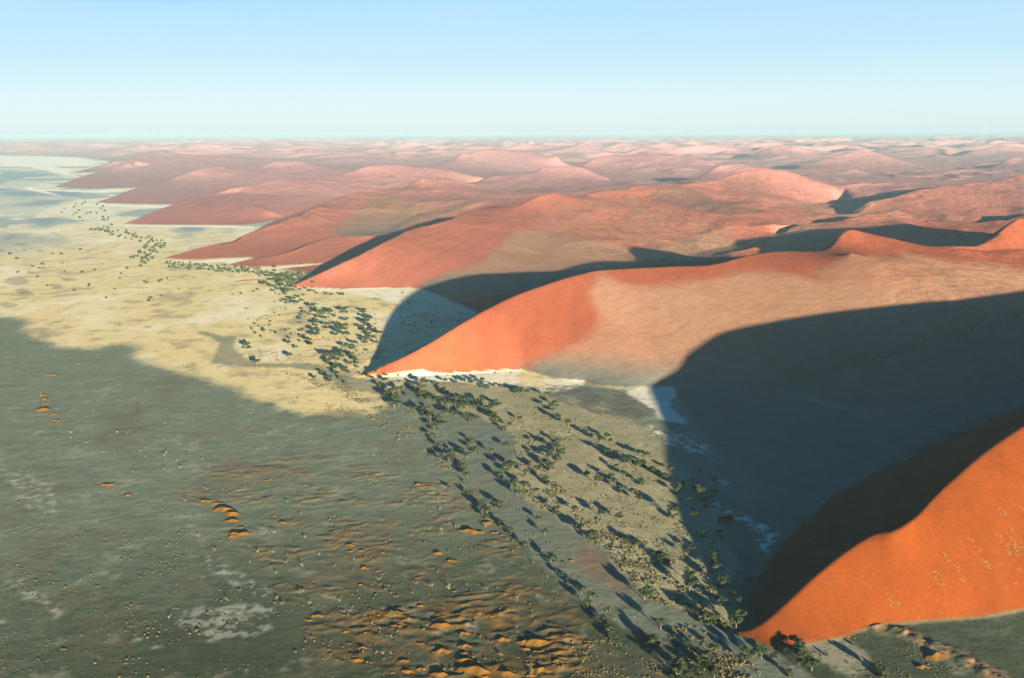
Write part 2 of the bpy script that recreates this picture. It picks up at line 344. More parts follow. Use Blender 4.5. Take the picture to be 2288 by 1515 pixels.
# ------------------------------------------------------------------ ground colours (reflectances, some with haze and shade painted in)
def mix(a, b, k): return a + (b - a) * k[..., None]
def C(*c): return np.array(c, float)
RED = C(.215, .058, .026); ORANGE = C(.140, .034, .006); TAN = C(.265, .142, .082); OLIVE = C(.165, .20, .13); GRASS = C(.72, .585, .27)
PAN = C(.86, .80, .60); BED = C(.155, .182, .125); DARK = C(.13, .14, .12); BROWN = C(.055, .07, .038); PALE = C(.84, .77, .54); SCRUB = C(.29, .27, .145)
n1 = fbm(X / 160., Y / 260., 61, 5, .6); n2 = fbm(X / 38., Y / 46., 62, 4, .6); n3 = fbm(X / 9., Y / 9., 63, 3, .6); n4 = fbm(X / 700., Y / 1100., 64, 4, .6)
base = np.broadcast_to(OLIVE, Z.shape + (3,)).copy()
base = mix(base, BROWN, sstep(980, 600, RR * np.ones_like(Z)) * .95)
base = mix(base, C(.13, .14, .095), sstep(0, .5, n1) * .5 * (RR < 1400))
base = mix(base, PALE * .42, sstep(.22, .5, n2 + .35 * n3) * .35 * (RR < 1500))
base = mix(base, C(.155, .12, .07), sstep(.05, .45, fbm(X / 85., Y / 130., 66, 4) + .2 * n3) * .45 * (RR < 1500))
base = base * (1 + .22 * n2 + .22 * n3 + .12 * n1)[..., None]
# pale crusts
for P in ([(380,1230),(470,1240),(560,1300),(620,1330),(600,1345),(520,1310),(440,1265)], [(390,1370),(480,1350),(600,1360),(620,1400),(540,1430),(470,1425),(400,1400)], [(1120,1225),(1150,1240),(1190,1275),(1170,1280),(1130,1250)],
          [(960,1385),(1020,1390),(1060,1410),(1010,1430),(970,1410)],[(0,1270),(60,1300),(150,1370),(130,1380),(40,1330)],[(300,1400),(350,1440),(340,1460),(290,1420)],[(1200,1320),(1225,1340),(1215,1350),(1200,1335)], [(20,1060),(60,1050),(140,1090),(120,1180),(60,1120)]):
    base = mix(base, C(.36, .37, .28), blur(outline(P, 60, 18, 71), 2) * sstep(-.1, .3, n3 + .5 * n2) * .75)
B1 = [(-1500,600),(-200,660),(0,697),(60,740),(110,765),(200,781),(290,776),(330,800),(400,835),(470,850),(530,870),(620,900),(700,927),(760,925),(840,925),(862,905),(880,870),(1000,860),(1180,870),(1300,850),(1500,863),(1700,600),(1700,200),(-1500,200)]
gr = blur(outline(B1, 60, 110, 73), 16) * (Zs < 1)
gr = np.clip(gr + (1.1 * n1 + .9 * n2 + .5 * n3) * gr * (1 - gr) * 4 * .8, 0, 1)
gcol = mix(np.broadcast_to(GRASS, base.shape).copy(), PALE, sstep(-.05, .5, n1 + .4 * n4) * .7)
gcol = mix(gcol, C(.30, .25, .17), sstep(.1, .4, -n1 + .5 * n2) * .55)
gcol = mix(gcol, SCRUB, sstep(.0, .45, n2 - .2 * n4) * .45)
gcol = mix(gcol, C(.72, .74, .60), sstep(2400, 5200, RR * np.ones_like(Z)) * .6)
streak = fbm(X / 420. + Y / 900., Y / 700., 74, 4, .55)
gcol = mix(gcol, C(.24, .31, .30), sstep(.02, .2, streak + .15 * n4) * sstep(2600, 4200, RR * np.ones_like(Z)) * .8)  # far streaks, haze painted in as pale blue
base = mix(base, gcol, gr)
# dark flats far off, hazy blue painted into their colour
for P in ([(-800,385),(0,375),(140,371),(115,385),(160,399),(70,413),(52,420),(115,424),(196,430),(140,455),(70,480),(0,483),(-800,500)], [(60,483),(140,480),(115,508),(70,508)], [(35,362),(60,361),(82,364),(60,368),(40,367)], [(400,506),(470,504),(480,512),(420,517)], [(485,513),(520,513),(515,521),(490,521)],
          [(-600,345),(0,347),(-50,352),(-600,372)]):
    base = mix(base, C(.22, .31, .32), blur(outline(P, 26, 240, 75), 5) * (Zs < 1) * (.35 + .5 * sstep(-.3, .25, streak + .5 * n1)))
for P in ([(0,349),(160,350),(230,362),(180,372),(120,372),(160,380),(150,392),(60,372),(0,372)], [(52,418),(110,424),(290,424),(230,432),(100,426),(140,440),(60,424)], [(150,458),(210,456),(392,458),(360,465),(240,461)], [(272,503),(480,504),(572,506),(560,510),(420,507),(290,506)],
          [(370,582),(430,583),(490,579),(556,576),(545,583),(512,590),(500,585),(420,588)], [(560,600),(620,597),(700,590),(690,594),(620,602)]):
    base = mix(base, PAN, blur(outline(P, 3, 90, 76), 1) * (Zs < 1) * .9)
rs = np.random.default_rng(5)                        # dark scrub patches on the far flat
for (ex_, ey_, a, b) in [(38,628,27,10),(19,682,19,6),(49,650,16,6),(10,507,10,5),(16,532,11,4),(30,527,8,3),(49,546,12,3),(94,599,12,3),(70,610,10,3),(88,560,8,3),(150,625,14,4),(100,750,14,7),(330,730,9,4),(265,724,10,4),(60,655,14,4),(2,560,12,4),(130,640,12,5)]:
    d = ((QX - ex_ + 9 * n2) / a) ** 2 + ((QY - ey_ + 3 * n2) / b) ** 2
    base = mix(base, C(.19, .20, .16), sstep(1.3, .6, d + .5 * n3) * .5)
# river bed
BEDP = [(905,850),(940,880),(990,915),(1060,925),(1110,945),(1140,965),(1152,990),(1142,1010),(1135,1040),(1140,1070),(1165,1110),(1200,1135),(1240,1160),(1290,1190),(1330,1215),(1360,1255),(1400,1290),(1440,1337),(1500,1358),(1560,1382),(1620,1407),(1700,1444),(1790,1490),(1860,1550),(1720,1550),(1600,1462),(1500,1425),(1400,1405),(1340,1370),(1290,1340),(1240,1290),(1190,1240),(1150,1195),(1110,1160),(1080,1120),(1050,1080),(1040,1040),(1070,1000),(1030,960),(990,950),(955,930),(925,900),(900,870)]
BED2 = [(434,725),(440,738),(476,744),(500,752),(530,750),(524,765),(520,778),(560,806),(575,812),(645,811),(700,812),(745,828),(790,845),(850,845),(862,870),(885,880),(930,900),(920,925),(880,910),(850,882),(798,872),(752,866),(743,844),(706,828),(645,821),(538,818),(472,811),(483,786),(492,765),(470,752),(441,745)]
bed = blur(np.maximum(outline(BEDP, 16, 14, 77), .72 * outline(BED2, 7, 14, 78)), 1) * (Zs < 1)
SCR = [(870,848),(1180,860),(1400,930),(1500,1000),(1590,1130),(1640,1230),(1650,1400),(1500,1355),(1440,1335),(1330,1215),(1165,1110),(1135,1060),(1145,990),(1060,925),(930,880)]
scr = blur(outline(SCR, 30, 40, 79), 8) * (Zs < 1)
base = mix(base, mix(mix(np.broadcast_to(SCRUB, base.shape).copy(), C(.38, .34, .19), sstep(-.1, .4, n2 + .5 * n3)), C(.17, .18, .125), sstep(.1, .5, n3 - .5 * n1) * .6), scr)
base = mix(base, mix(np.broadcast_to(BED, base.shape).copy(), C(.3, .17, .09), sstep(0, .4, -n2 + .4 * n1) * .2), bed)
base = mix(base, C(.24, .12, .06), blur(outline([(1290,1215),(1340,1230),(1390,1290),(1430,1330),(1400,1330),(1340,1300),(1290,1250)], 26, 16, 80), 6) * .5)
for P in ([(842,842),(1000,834),(1100,829),(1152,822),(1168,830),(1150,840),(1160,850),(1150,862),(1100,862),(1020,853),(930,849),(860,846)], [(1225,846),(1290,847),(1306,853),(1300,861),(1240,860),(1205,851)], [(1400,872),(1440,866),(1500,864),(1512,872),(1510,888),(1497,893),(1500,910),(1520,930),(1537,943),(1530,949),(1500,942),(1470,936),(1462,914),(1430,897),(1405,882)],
          [(655,645),(760,646),(850,644),(925,643),(905,655),(895,682),(850,668),(780,655),(700,650)]):
    base = mix(base, PAN * .95, blur(outline(P, 5, 14, 81), 1) * (.86 - .28 * sstep(-.1, .4, n2 + .6 * n3)))
base = mix(base, PALE * .9, blur(outline([(1160,845),(1240,850),(1300,862),(1260,880),(1200,875)], 20, 20, 82), 4) * sstep(-.2, .2, n3) * .7)
base = mix(base, PALE * .9, blur(outline([(900,645),(960,655),(1065,700),(1050,712),(980,700),(900,690)], 14, 30, 83), 3) * sstep(-.3, .3, n2) * .8)
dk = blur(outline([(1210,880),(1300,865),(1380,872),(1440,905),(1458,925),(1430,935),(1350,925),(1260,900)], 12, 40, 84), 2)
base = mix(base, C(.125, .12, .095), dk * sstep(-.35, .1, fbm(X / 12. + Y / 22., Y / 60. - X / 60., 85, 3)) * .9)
for P in ([(1440,950),(1500,965),(1590,1000),(1560,1015),(1490,990)], [(1570,1110),(1640,1140),(1740,1190),(1730,1220),(1690,1180),(1600,1140)], [(1690,1190),(1735,1200),(1720,1240),(1690,1230)], [(1590,1070),(1640,1075),(1620,1085)]):
    base = mix(base, PALE, blur(outline(P, 22, 16, 86), 2) * sstep(-.15, .25, n3 + .3 * n2) * .85)
base = mix(base, C(.42, .38, .24), blur(outline([(1790,1443),(1890,1428),(1920,1450),(1950,1490),(1900,1515),(1820,1470)], 14, 12, 87), 3) * (Zs < 1) * .6)
# sand of the dunes
dun = sstep(.15, .9, Zs + (.5 * n3 + .5 * n2) * (RR < 2500)) * (1 - plain * 1.)
dun = np.maximum(blur(dun, 1), sstep(.4, 1.5, Zs))
red = np.broadcast_to(RED, base.shape).copy()
red = mix(red, ORANGE, (LAB == 1) * 1.)
red = mix(red, C(.32, .105, .062), (LAB == 3) * .75 + (LAB >= 4) * 1.); red = mix(red, C(.33, .168, .160), sstep(2800, 6500, RR) * .85 * np.ones_like(Z))  # inland sand paler: sunlit faces brightened, distance haze painted into the colour
bnd = fbm((X - .4 * Y) / 26., (Y + .4 * X) / 140., 67, 4)
red = red * (1 + .15 * n1 + .10 * n2 + .20 * bnd + .10 * n3)[..., None]
tan = mix(np.broadcast_to(TAN, base.shape).copy(), C(.20, .095, .055), sstep(0, .5, n1 + .3 * n2) * .5)
tan = mix(tan, C(.20, .085, .045), sstep(.1, .55, fbm(X / 90. + Y / 300., Y / 150., 97, 4) + .3 * n2) * .5)
tan = tan * (1 + .16 * n1 + .14 * n2)[..., None]
tan = mix(tan, C(.105, .122, .10), sstep(34, 2, Zs) * .9)  # low soil olive, with the valley's dark bluish shadow tone painted in
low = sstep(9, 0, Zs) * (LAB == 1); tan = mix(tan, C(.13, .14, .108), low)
tan = mix(tan, PALE * .6, blur(outline([(1730,868),(1800,880),(1880,900),(1945,928),(1960,945),(1900,925),(1820,900),(1740,885)], 10, 20, 88), 3) * .15)
tm = np.zeros_like(Z)
T2 = [(1345,605),(1332,625),(1322,650),(1328,690),(1347,708),(1335,735),(1300,762),(1250,790),(1200,812),(1150,828),(1240,900),(1500,1000),(1900,1110),(2300,930),(2700,780),(2700,640),(2320,610),(2150,605),(2000,640),(1900,640),(1760,612),(1690,603),(1600,622),(1500,637),(1400,640),(1362,620)]
tm = np.maximum(tm, outline(T2, 10, 60, 91) * (LAB == 2))
T2b = [(1890,585),(1940,562),(2000,575),(2100,592),(2200,585),(2288,602),(2700,590),(2700,720),(2000,690),(1900,650),(1820,605)]
tm = np.maximum(tm, outline(T2b, 60, 120, 92) * (LAB == 2) * .75)
T3 = [(1150,516),(1220,516),(1300,540),(1450,560),(1600,520),(1660,560),(1480,660),(915,648),(960,628),(1010,608),(1070,590),(1105,560)]
tm = np.maximum(tm, outline(T3, 10, 90, 93) * (LAB == 3))
T4 = [(735,524),(800,470),(840,438),(875,436),(924,467),(1015,478),(1000,500),(815,528)]
tm = np.maximum(tm, outline(T4, 14, 120, 94) * (LAB == 4))
T3s = [(1180,515),(1230,470),(1300,450),(1400,440),(1500,470),(1640,510),(1660,560),(1450,560),(1300,540)]
tm = np.maximum(tm, blur(outline(T3s, 20, 150, 96), 4) * (LAB == 3) * sstep(-.3, .35, stk + .25) * .5)
gen = sstep(5200, 3000, RR) * .35 * sstep(0, .4, n4) + (.35 + .65 * sstep(9000, 4500, RR)) * sstep(-.15, .35, n4 + .8 * n1 + (70 - Zs) / 130. + .25 * stk) * .75
tm = np.maximum(tm, np.clip(gen * .6, 0, .9) * (LAB >= 9)); tm = np.maximum(tm, sstep(34, 12, Zs + 10 * n1) * .75 * (LAB >= 5) * (LAB <= 8) * (QX > 300 + 260 * (8 - LAB) * .35)); tm = np.maximum(tm, gen * .8 * (LAB == 4) * (QX > 880)); tm = np.maximum(tm, gen * .8 * (LAB == 5) * (QX > 600))
tm = np.maximum(tm, sstep(0, .5, n4 + n1 * .6) * .35 * ((LAB == 6) | (LAB == 7) | (LAB == 8)))
tm = np.where(LAB == 2, blur(tm, 9), tm)
tm = np.clip(blur(tm, 3) + (.5 * n2 + .5 * n3) * 2.2 * blur(tm, 3) * (1 - blur(tm, 3)), 0, 1)
veg_shade = blur(outline([(1440,440),(1490,425),(1534,420),(1559,429),(1607,446),(1655,454),(1699,460),(1738,468),(1733,474),(1681,476),(1625,479),(1575,475),(1529,466),(1477,453)], 4, 60, 89) * (LAB == 3), 3) + blur(outline([(1640,395),(1690,390),(1710,405),(1740,420),(1700,438),(1640,425),(1600,412)], 14, 60, 90) * (LAB == 3), 5) * .7  # first outline paints shade on a dim face; second is a vegetated top
# interdune floor behind the near dune: olive ground with shadow tone painted in
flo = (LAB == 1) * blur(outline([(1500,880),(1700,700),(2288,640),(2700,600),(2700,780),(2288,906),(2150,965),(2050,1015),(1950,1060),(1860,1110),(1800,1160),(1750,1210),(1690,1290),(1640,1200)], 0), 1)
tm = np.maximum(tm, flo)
dcol = mix(mix(red, tan, tm), C(.17, .085, .055), np.clip(veg_shade, 0, 1) * .85)
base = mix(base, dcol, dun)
# orange wind-blown sand between the near shrubs
base = mix(base, C(.22, .11, .025), np.clip(hum * mound * .7 + hum2 * .65 * rid ** 1.3 * sstep(-.3, .2, n2) + .03 * hum, 0, 1) * (Zs < 1) * .9)
base = mix(base, C(.38, .2, .09), np.clip(sc_ * 1.1, 0, 1) * sstep(-.3, .3, n3) * (Zs < 1) * .8)
base = np.clip(base, .0, .9)
# texture weights: R tufty ground, G smooth wind ripple, B coarse speckle
tuft = np.clip(np.maximum(gr * .8, scr) * (1 - bed) * (1 - dun), 0, 1)
spk = np.clip(np.maximum(rough_m * np.where(LAB == 2, .5, 1.), tm * .14 * dun) , 0, 1)
fx_ = np.stack([tuft, dun * (1 - tm), spk, 1 - 0 * tuft], -1)
print('colour', round(time.time() - T0, 1))

# ------------------------------------------------------------------ materials
def mat(name):
    m = bpy.data.materials.new(name); m.use_nodes = True
    b = m.node_tree.nodes['Principled BSDF']; b.inputs['Roughness'].default_value = .95; b.inputs['Specular IOR Level'].default_value = 0.
    return m, m.node_tree, b
def nnoise(nt, sc, det=4., rough=.6, vec=None):
    n = nt.nodes.new('ShaderNodeTexNoise'); n.inputs['Scale'].default_value = sc; n.inputs['Detail'].default_value = det; n.inputs['Roughness'].default_value = rough
    if vec is not None: nt.links.new(vec, n.inputs['Vector'])
    return n
def mth(nt, op, a, b=None, c=None):
    n = nt.nodes.new('ShaderNodeMath'); n.operation = op
    for i, v in enumerate((a, b, c)):
        if v is None: continue
        if isinstance(v, (int, float)): n.inputs[i].default_value = v
        else: nt.links.new(v, n.inputs[i])
    return n.outputs[0]
M_land, nt, b = mat('desert land')
at1 = nt.nodes.new('ShaderNodeAttribute'); at1.attribute_name = 'soil'
at2 = nt.nodes.new('ShaderNodeAttribute'); at2.attribute_name = 'cover'
geo = nt.nodes.new('ShaderNodeNewGeometry')
sp = nt.nodes.new('ShaderNodeSeparateColor'); nt.links.new(at2.outputs['Color'], sp.inputs[0])
f1 = nnoise(nt, .35, 6., .7, geo.outputs['Position']); f2 = nnoise(nt, .06, 5., .65, geo.outputs['Position']); f3 = nnoise(nt, .9, 3., .6, geo.outputs['Position'])
# brightness variation
v = mth(nt, 'MULTIPLY_ADD', f1.outputs['Fac'], mth(nt, 'MULTIPLY_ADD', sp.outputs[0], .9, .75), mth(nt, 'MULTIPLY_ADD', sp.outputs[0], -.45, .625))
v2 = mth(nt, 'MULTIPLY_ADD', f2.outputs['Fac'], mth(nt, 'MULTIPLY_ADD', sp.outputs[2], 1.1, .35), mth(nt, 'MULTIPLY_ADD', sp.outputs[2], -.55, .825))
vv = mth(nt, 'MULTIPLY', v, v2)
# pale grass flecks that grow on the sand faces
vo = nt.nodes.new('ShaderNodeTexVoronoi'); vo.inputs['Scale'].default_value = .2; nt.links.new(geo.outputs['Position'], vo.inputs['Vector'])
fm = nnoise(nt, .008, 3., .6, geo.outputs['Position'])
fl = mth(nt, 'LESS_THAN', vo.outputs['Distance'], mth(nt, 'MULTIPLY', mth(nt, 'SUBTRACT', fm.outputs['Fac'], .46), 1.3))
fl = mth(nt, 'MULTIPLY', fl, mth(nt, 'MULTIPLY', sp.outputs[1], .0))
vm = nt.nodes.new('ShaderNodeVectorMath'); vm.operation = 'SCALE'; nt.links.new(at1.outputs['Color'], vm.inputs[0]); nt.links.new(vv, vm.inputs['Scale'])
mx = nt.nodes.new('ShaderNodeMix'); mx.data_type = 'RGBA'; nt.links.new(fl, mx.inputs['Factor']); nt.links.new(vm.outputs[0], mx.inputs['A']); mx.inputs['B'].default_value = (.55, .36, .2, 1)
nt.links.new(mx.outputs['Result'], b.inputs['Base Color'])
# bump: tufts, ripples, speckle
hgt = mth(nt, 'ADD', mth(nt, 'MULTIPLY', f1.outputs['Fac'], mth(nt, 'MULTIPLY_ADD', sp.outputs[0], .9, .16)), mth(nt, 'MULTIPLY', f2.outputs['Fac'], mth(nt, 'MULTIPLY_ADD', sp.outputs[2], 4.0, .8)))
hgt = mth(nt, 'MULTIPLY_ADD', f3.outputs['Fac'], .06, hgt)
bp = nt.nodes.new('ShaderNodeBump'); bp.inputs['Distance'].default_value = 1.; bp.inputs['Strength'].default_value = 1.
nt.links.new(hgt, bp.inputs['Height']); nt.links.new(bp.outputs[0], b.inputs['Normal'])

def leaf_mat(name, c1, c2, var=.35):
    m, nt, b = mat(name); geo = nt.nodes.new('ShaderNodeNewGeometry'); oi = nt.nodes.new('ShaderNodeObjectInfo')
    n = nnoise(nt, .9, 3., .6, geo.outputs['Position'])
    k = mth(nt, 'ADD', mth(nt, 'MULTIPLY', n.outputs['Fac'], .8), mth(nt, 'MULTIPLY', oi.outputs['Random'], var))
    k = mth(nt, 'ADD', k, mth(nt, 'MULTIPLY', geo.outputs['Random Per Island'], .3))
    mx = nt.nodes.new('ShaderNodeMix'); mx.data_type = 'RGBA'; nt.links.new(k, mx.inputs['Factor']); mx.inputs['A'].default_value = (*c1, 1); mx.inputs['B'].default_value = (*c2, 1)
    nt.links.new(mx.outputs['Result'], b.inputs['Base Color']); return m
M_leaf = leaf_mat('thorn tree leaves', (.007, .017, .008), (.032, .046, .016))
M_bark = leaf_mat('bark', (.08, .06, .04), (.16, .12, .08))
M_dry = leaf_mat('dry wood', (.09, .08, .045), (.22, .18, .095))
M_tuft = leaf_mat('dry grass', (.045, .048, .02), (.115, .095, .038))
M_tuft2 = leaf_mat('pale dune grass', (.13, .066, .018), (.22, .13, .042))
M_mound, nt, b = mat('orange mound sand'); geo = nt.nodes.new('ShaderNodeNewGeometry')
n = nnoise(nt, .5, 5., .6, geo.outputs['Position']); mx = nt.nodes.new('ShaderNodeMix'); mx.data_type = 'RGBA'
mx.inputs['A'].default_value = (.12, .06, .012, 1); mx.inputs['B'].default_value = (.20, .10, .020, 1); nt.links.new(n.outputs['Fac'], mx.inputs['Factor']); nt.links.new(mx.outputs['Result'], b.inputs['Base Color'])
bp = nt.nodes.new('ShaderNodeBump'); bp.inputs['Distance'].default_value = .5; nt.links.new(n.outputs['Fac'], bp.inputs['Height']); nt.links.new(bp.outputs[0], b.inputs['Normal'])

# ------------------------------------------------------------------ the land as meshes
def normals():
    P = np.stack([X, Y, Z], -1); a = np.gradient(P, axis=1); c = np.gradient(P, axis=0); n = np.cross(a, c); n /= np.linalg.norm(n, axis=-1)[..., None]; return n
NRM = normals()
face_lab = LAB[:-1, :-1].copy()
zf = (Zs[:-1, :-1] + Zs[1:, 1:]) / 2
face_lab[((zf < .3) | (plain[:-1, :-1] & plain[1:, 1:])) & (RR[:-1] < 16000)] = 0
def land(name, mask, label=None, cat=None, group=None):
    j, i = np.nonzero(mask)
    if len(j) == 0: return
    q = np.stack([j * NT + i, j * NT + i + 1, (j + 1) * NT + i + 1, (j + 1) * NT + i], 1)
    u, inv = np.unique(q.ravel(), return_inverse=True)
    me = bpy.data.meshes.new(name); nf = len(j)
    me.vertices.add(len(u)); me.loops.add(nf * 4); me.polygons.add(nf)
    P = np.stack([X.ravel()[u], Y.ravel()[u], Z.ravel()[u]], 1).astype(np.float32)
    me.vertices.foreach_set('co', P.ravel()); me.loops.foreach_set('vertex_index', inv.astype(np.int32).ravel())
    me.polygons.foreach_set('loop_start', np.arange(0, nf * 4, 4, dtype=np.int32)); me.polygons.foreach_set('loop_total', np.full(nf, 4, np.int32))
    me.update()
    for an, arr in (('soil', np.concatenate([base, np.ones(base.shape[:2] + (1,))], -1)), ('cover', fx_)):
        ca = me.color_attributes.new(an, 'FLOAT_COLOR', 'POINT'); ca.data.foreach_set('color', arr.reshape(-1, 4)[u].astype(np.float32).ravel())
    me.polygons.foreach_set('use_smooth', np.ones(nf, bool))
    me.normals_split_custom_set_from_vertices(NRM.reshape(-1, 3)[u])
    me.materials.append(M_land)
    o = bpy.data.objects.new(name, me); COL.objects.link(o); o['kind'] = 'structure'
    if label: o['label'] = label; o['category'] = cat
    if group: o['group'] = group
    return o
land('ground', face_lab == 0, 'grassy and stony desert flat with a dry river bed and white clay pans', 'ground')
HL = {1: 'bright orange sand dune nearest of all, its shadowed lee face black', 2: 'long red dune with wide tan flank, second in the row of dunes',
      3: 'red dune with rounded nose and tan hollow, third in the row', 4: 'pink red dune with two low red lobes at its foot, fourth in the row',
      5: 'dull red dune with pyramid shaped nose above a thin white pan, fifth in the row', 6: 'hazy mauve dune, sixth in the row, meeting the plain in a point',
      7: 'hazy mauve dune, seventh in the row, beside dark flats', 8: 'faint hazy dune, last and farthest of the row along the plain'}
for k in range(1, 9): land('dune_hill', face_lab == k, HL[k], 'sand dune', 'row of dunes ending on the plain')
HL2 = {9: 'rough brown and red dune behind the peak of the second dune', 10: 'pink dune with a dark shadowed bowl below its summit', 11: 'streaked pink dune with a small crater behind the third dune',
       12: 'pale dune with sharp blue shadow on its shoulder', 13: 'low pink dune tucked behind the third dune', 14: 'hazy pink dune whose lee throws a long blue shadow', 15: 'low pale dune in front of the hazy one with long shadow', 16: 'hazy dune pair with blue shadowed bowls near the frame edge'}
for k in HL2: land('dune_hill', face_lab == k, HL2[k], 'sand dune', 'inland dunes behind the row')
land('far_dune_hills', face_lab == 20, 'endless hazy dune field fading into blue at the horizon', 'dune field')
me = bpy.data.meshes.new('surrounding_land'); s = 160000.
me.from_pydata([(-s, -3000, -2.5), (s, -3000, -2.5), (s, s, -2.5), (-s, s, -2.5)], [], [(0, 1, 2, 3)])
M_sur, nt, b = mat('surrounding desert'); b.inputs['Base Color'].default_value = (.28, .22, .13, 1)
me.materials.append(M_sur); o = bpy.data.objects.new('surrounding_land', me); COL.objects.link(o); o['kind'] = 'structure'
print('land', round(time.time() - T0, 1))

# ------------------------------------------------------------------ growth and small things
def mesh_of(name, V, F, mats, idx=None, smooth=False):
    me = bpy.data.meshes.new(name); me.from_pydata([tuple(v) for v in V], [], F)
    for m_ in mats: me.materials.append(m_)
    if smooth: me.polygons.foreach_set('use_smooth', [True] * len(F))
    me.update(); return me
def tube(V, F, a, b, ra, rb, n=5):
    a = Vector(a); b = Vector(b); d = (b - a).normalized(); u = d.orthogonal().normalized(); v_ = d.cross(u); k = len(V)
    for c, r in ((a, ra), (b, rb)):
        for i in range(n):
            t = 2 * math.pi * i / n; V.append(c + (u * math.cos(t) + v_ * math.sin(t)) * r)
    for i in range(n): F.append((k + i, k + (i + 1) % n, k + n + (i + 1) % n, k + n + i))
    F.append(tuple(k + n + i for i in range(n)))
def tree_meshes(seed, bushy):
    rd = random.Random(seed); TV, TF = [], []; tips = []
    h0 = .20 if bushy else .30
    tube(TV, TF, (0, 0, -.06), (rd.uniform(-.03, .03), rd.uniform(-.03, .03), h0), .045, .034, 6)
    base_ = TV and Vector((0, 0, h0))
    for k in range(6):
        a = k * 1.05 + rd.uniform(-.3, .3); r = rd.uniform(.18, .34); h = rd.uniform(.45, .68)
        t = Vector((math.cos(a) * r, math.sin(a) * r, h)); tube(TV, TF, base_, t, .026, .014, 5)
        for q in range(2):
            t2 = t + Vector((rd.uniform(-.16, .16), rd.uniform(-.16, .16), rd.uniform(.04, .16))); tube(TV, TF, t, t2, .012, .005, 4); tips.append(t2)
        tips.append(t)
    V, F = [], []
    lobes = [(t + Vector((0, 0, rd.uniform(-.02, .08))), rd.uniform(.11, .19)) for t in tips] + [(Vector((rd.uniform(-.1, .1), rd.uniform(-.1, .1), .68)), .2)]
    if bushy: lobes += [(Vector((math.cos(a) * .36, math.sin(a) * .36, rd.uniform(.12, .3))), .16) for a in [rd.uniform(0, 6.28) for _ in range(7)]]
    for c, r in lobes:
        for _ in range(90):
            d = Vector((rd.gauss(0, 1), rd.gauss(0, 1), rd.gauss(0, .75))).normalized() * r * rd.uniform(.55, 1.08)
            p = c + Vector((d.x * 1.1, d.y * 1.1, d.z * .72)); p.z = max(p.z, .03)
            n = (d.normalized() + Vector((rd.uniform(-.5, .5), rd.uniform(-.5, .5), rd.uniform(0, .6)))).normalized(); u = n.orthogonal().normalized(); v_ = n.cross(u)
            s1 = rd.uniform(.03, .058); s2 = s1 * rd.uniform(.5, .9); k = len(V); V += [p - u * s1, p - v_ * s2, p + u * s1, p + v_ * s2]; F.append((k, k + 1, k + 2, k + 3))
    return mesh_of('trunk', TV, TF, [M_bark], smooth=True), mesh_of('crown', V, F, [M_leaf])
def dead_mesh(seed):
    rd = random.Random(seed); V, F = [], []
    def grow(p, d, l, r, dep):
        q = p + d * l; tube(V, F, p, q, r, r * .6, 4 if dep else 5)
        if dep >= 3: return
        for _ in range(3 if dep < 2 else 2):
            e = (d + Vector((rd.uniform(-.9, .9), rd.uniform(-.9, .9), rd.uniform(-.15, .5)))).normalized(); grow(q, e, l * rd.uniform(.55, .85), r * .62, dep + 1)
    for _ in range(rd.choice((1, 2, 3))): grow(Vector((0, 0, -.05)), Vector((rd.uniform(-.4, .4), rd.uniform(-.4, .4), 1)).normalized(), .36, .05, 0)
    return mesh_of('branches', V, F, [M_dry])
TREE = [tree_meshes(100 + k, k % 3 == 0) for k in range(9)]
DEAD = [dead_mesh(200 + k) for k in range(8)]
def blob(V, F, c, r, h, rd, n=6):
    k = len(V); x, y, z = c
    for ring, (rr_, zz) in enumerate(((1., -.1), (.85, .55), (.4, .95))):
        for i in range(n):
            t = 2 * math.pi * (i + .5 * ring) / n; q = r * rr_ * (.7 + .6 * rd()); V.append((x + q * math.cos(t), y + q * math.sin(t), z + h * zz * (.8 + .4 * rd())))
    for a in (0, n):
        for i in range(n): F.append((k + a + i, k + a + (i + 1) % n, k + a + n + (i + 1) % n, k + a + n + i))
    F.append(tuple(k + 2 * n + i for i in range(n)))

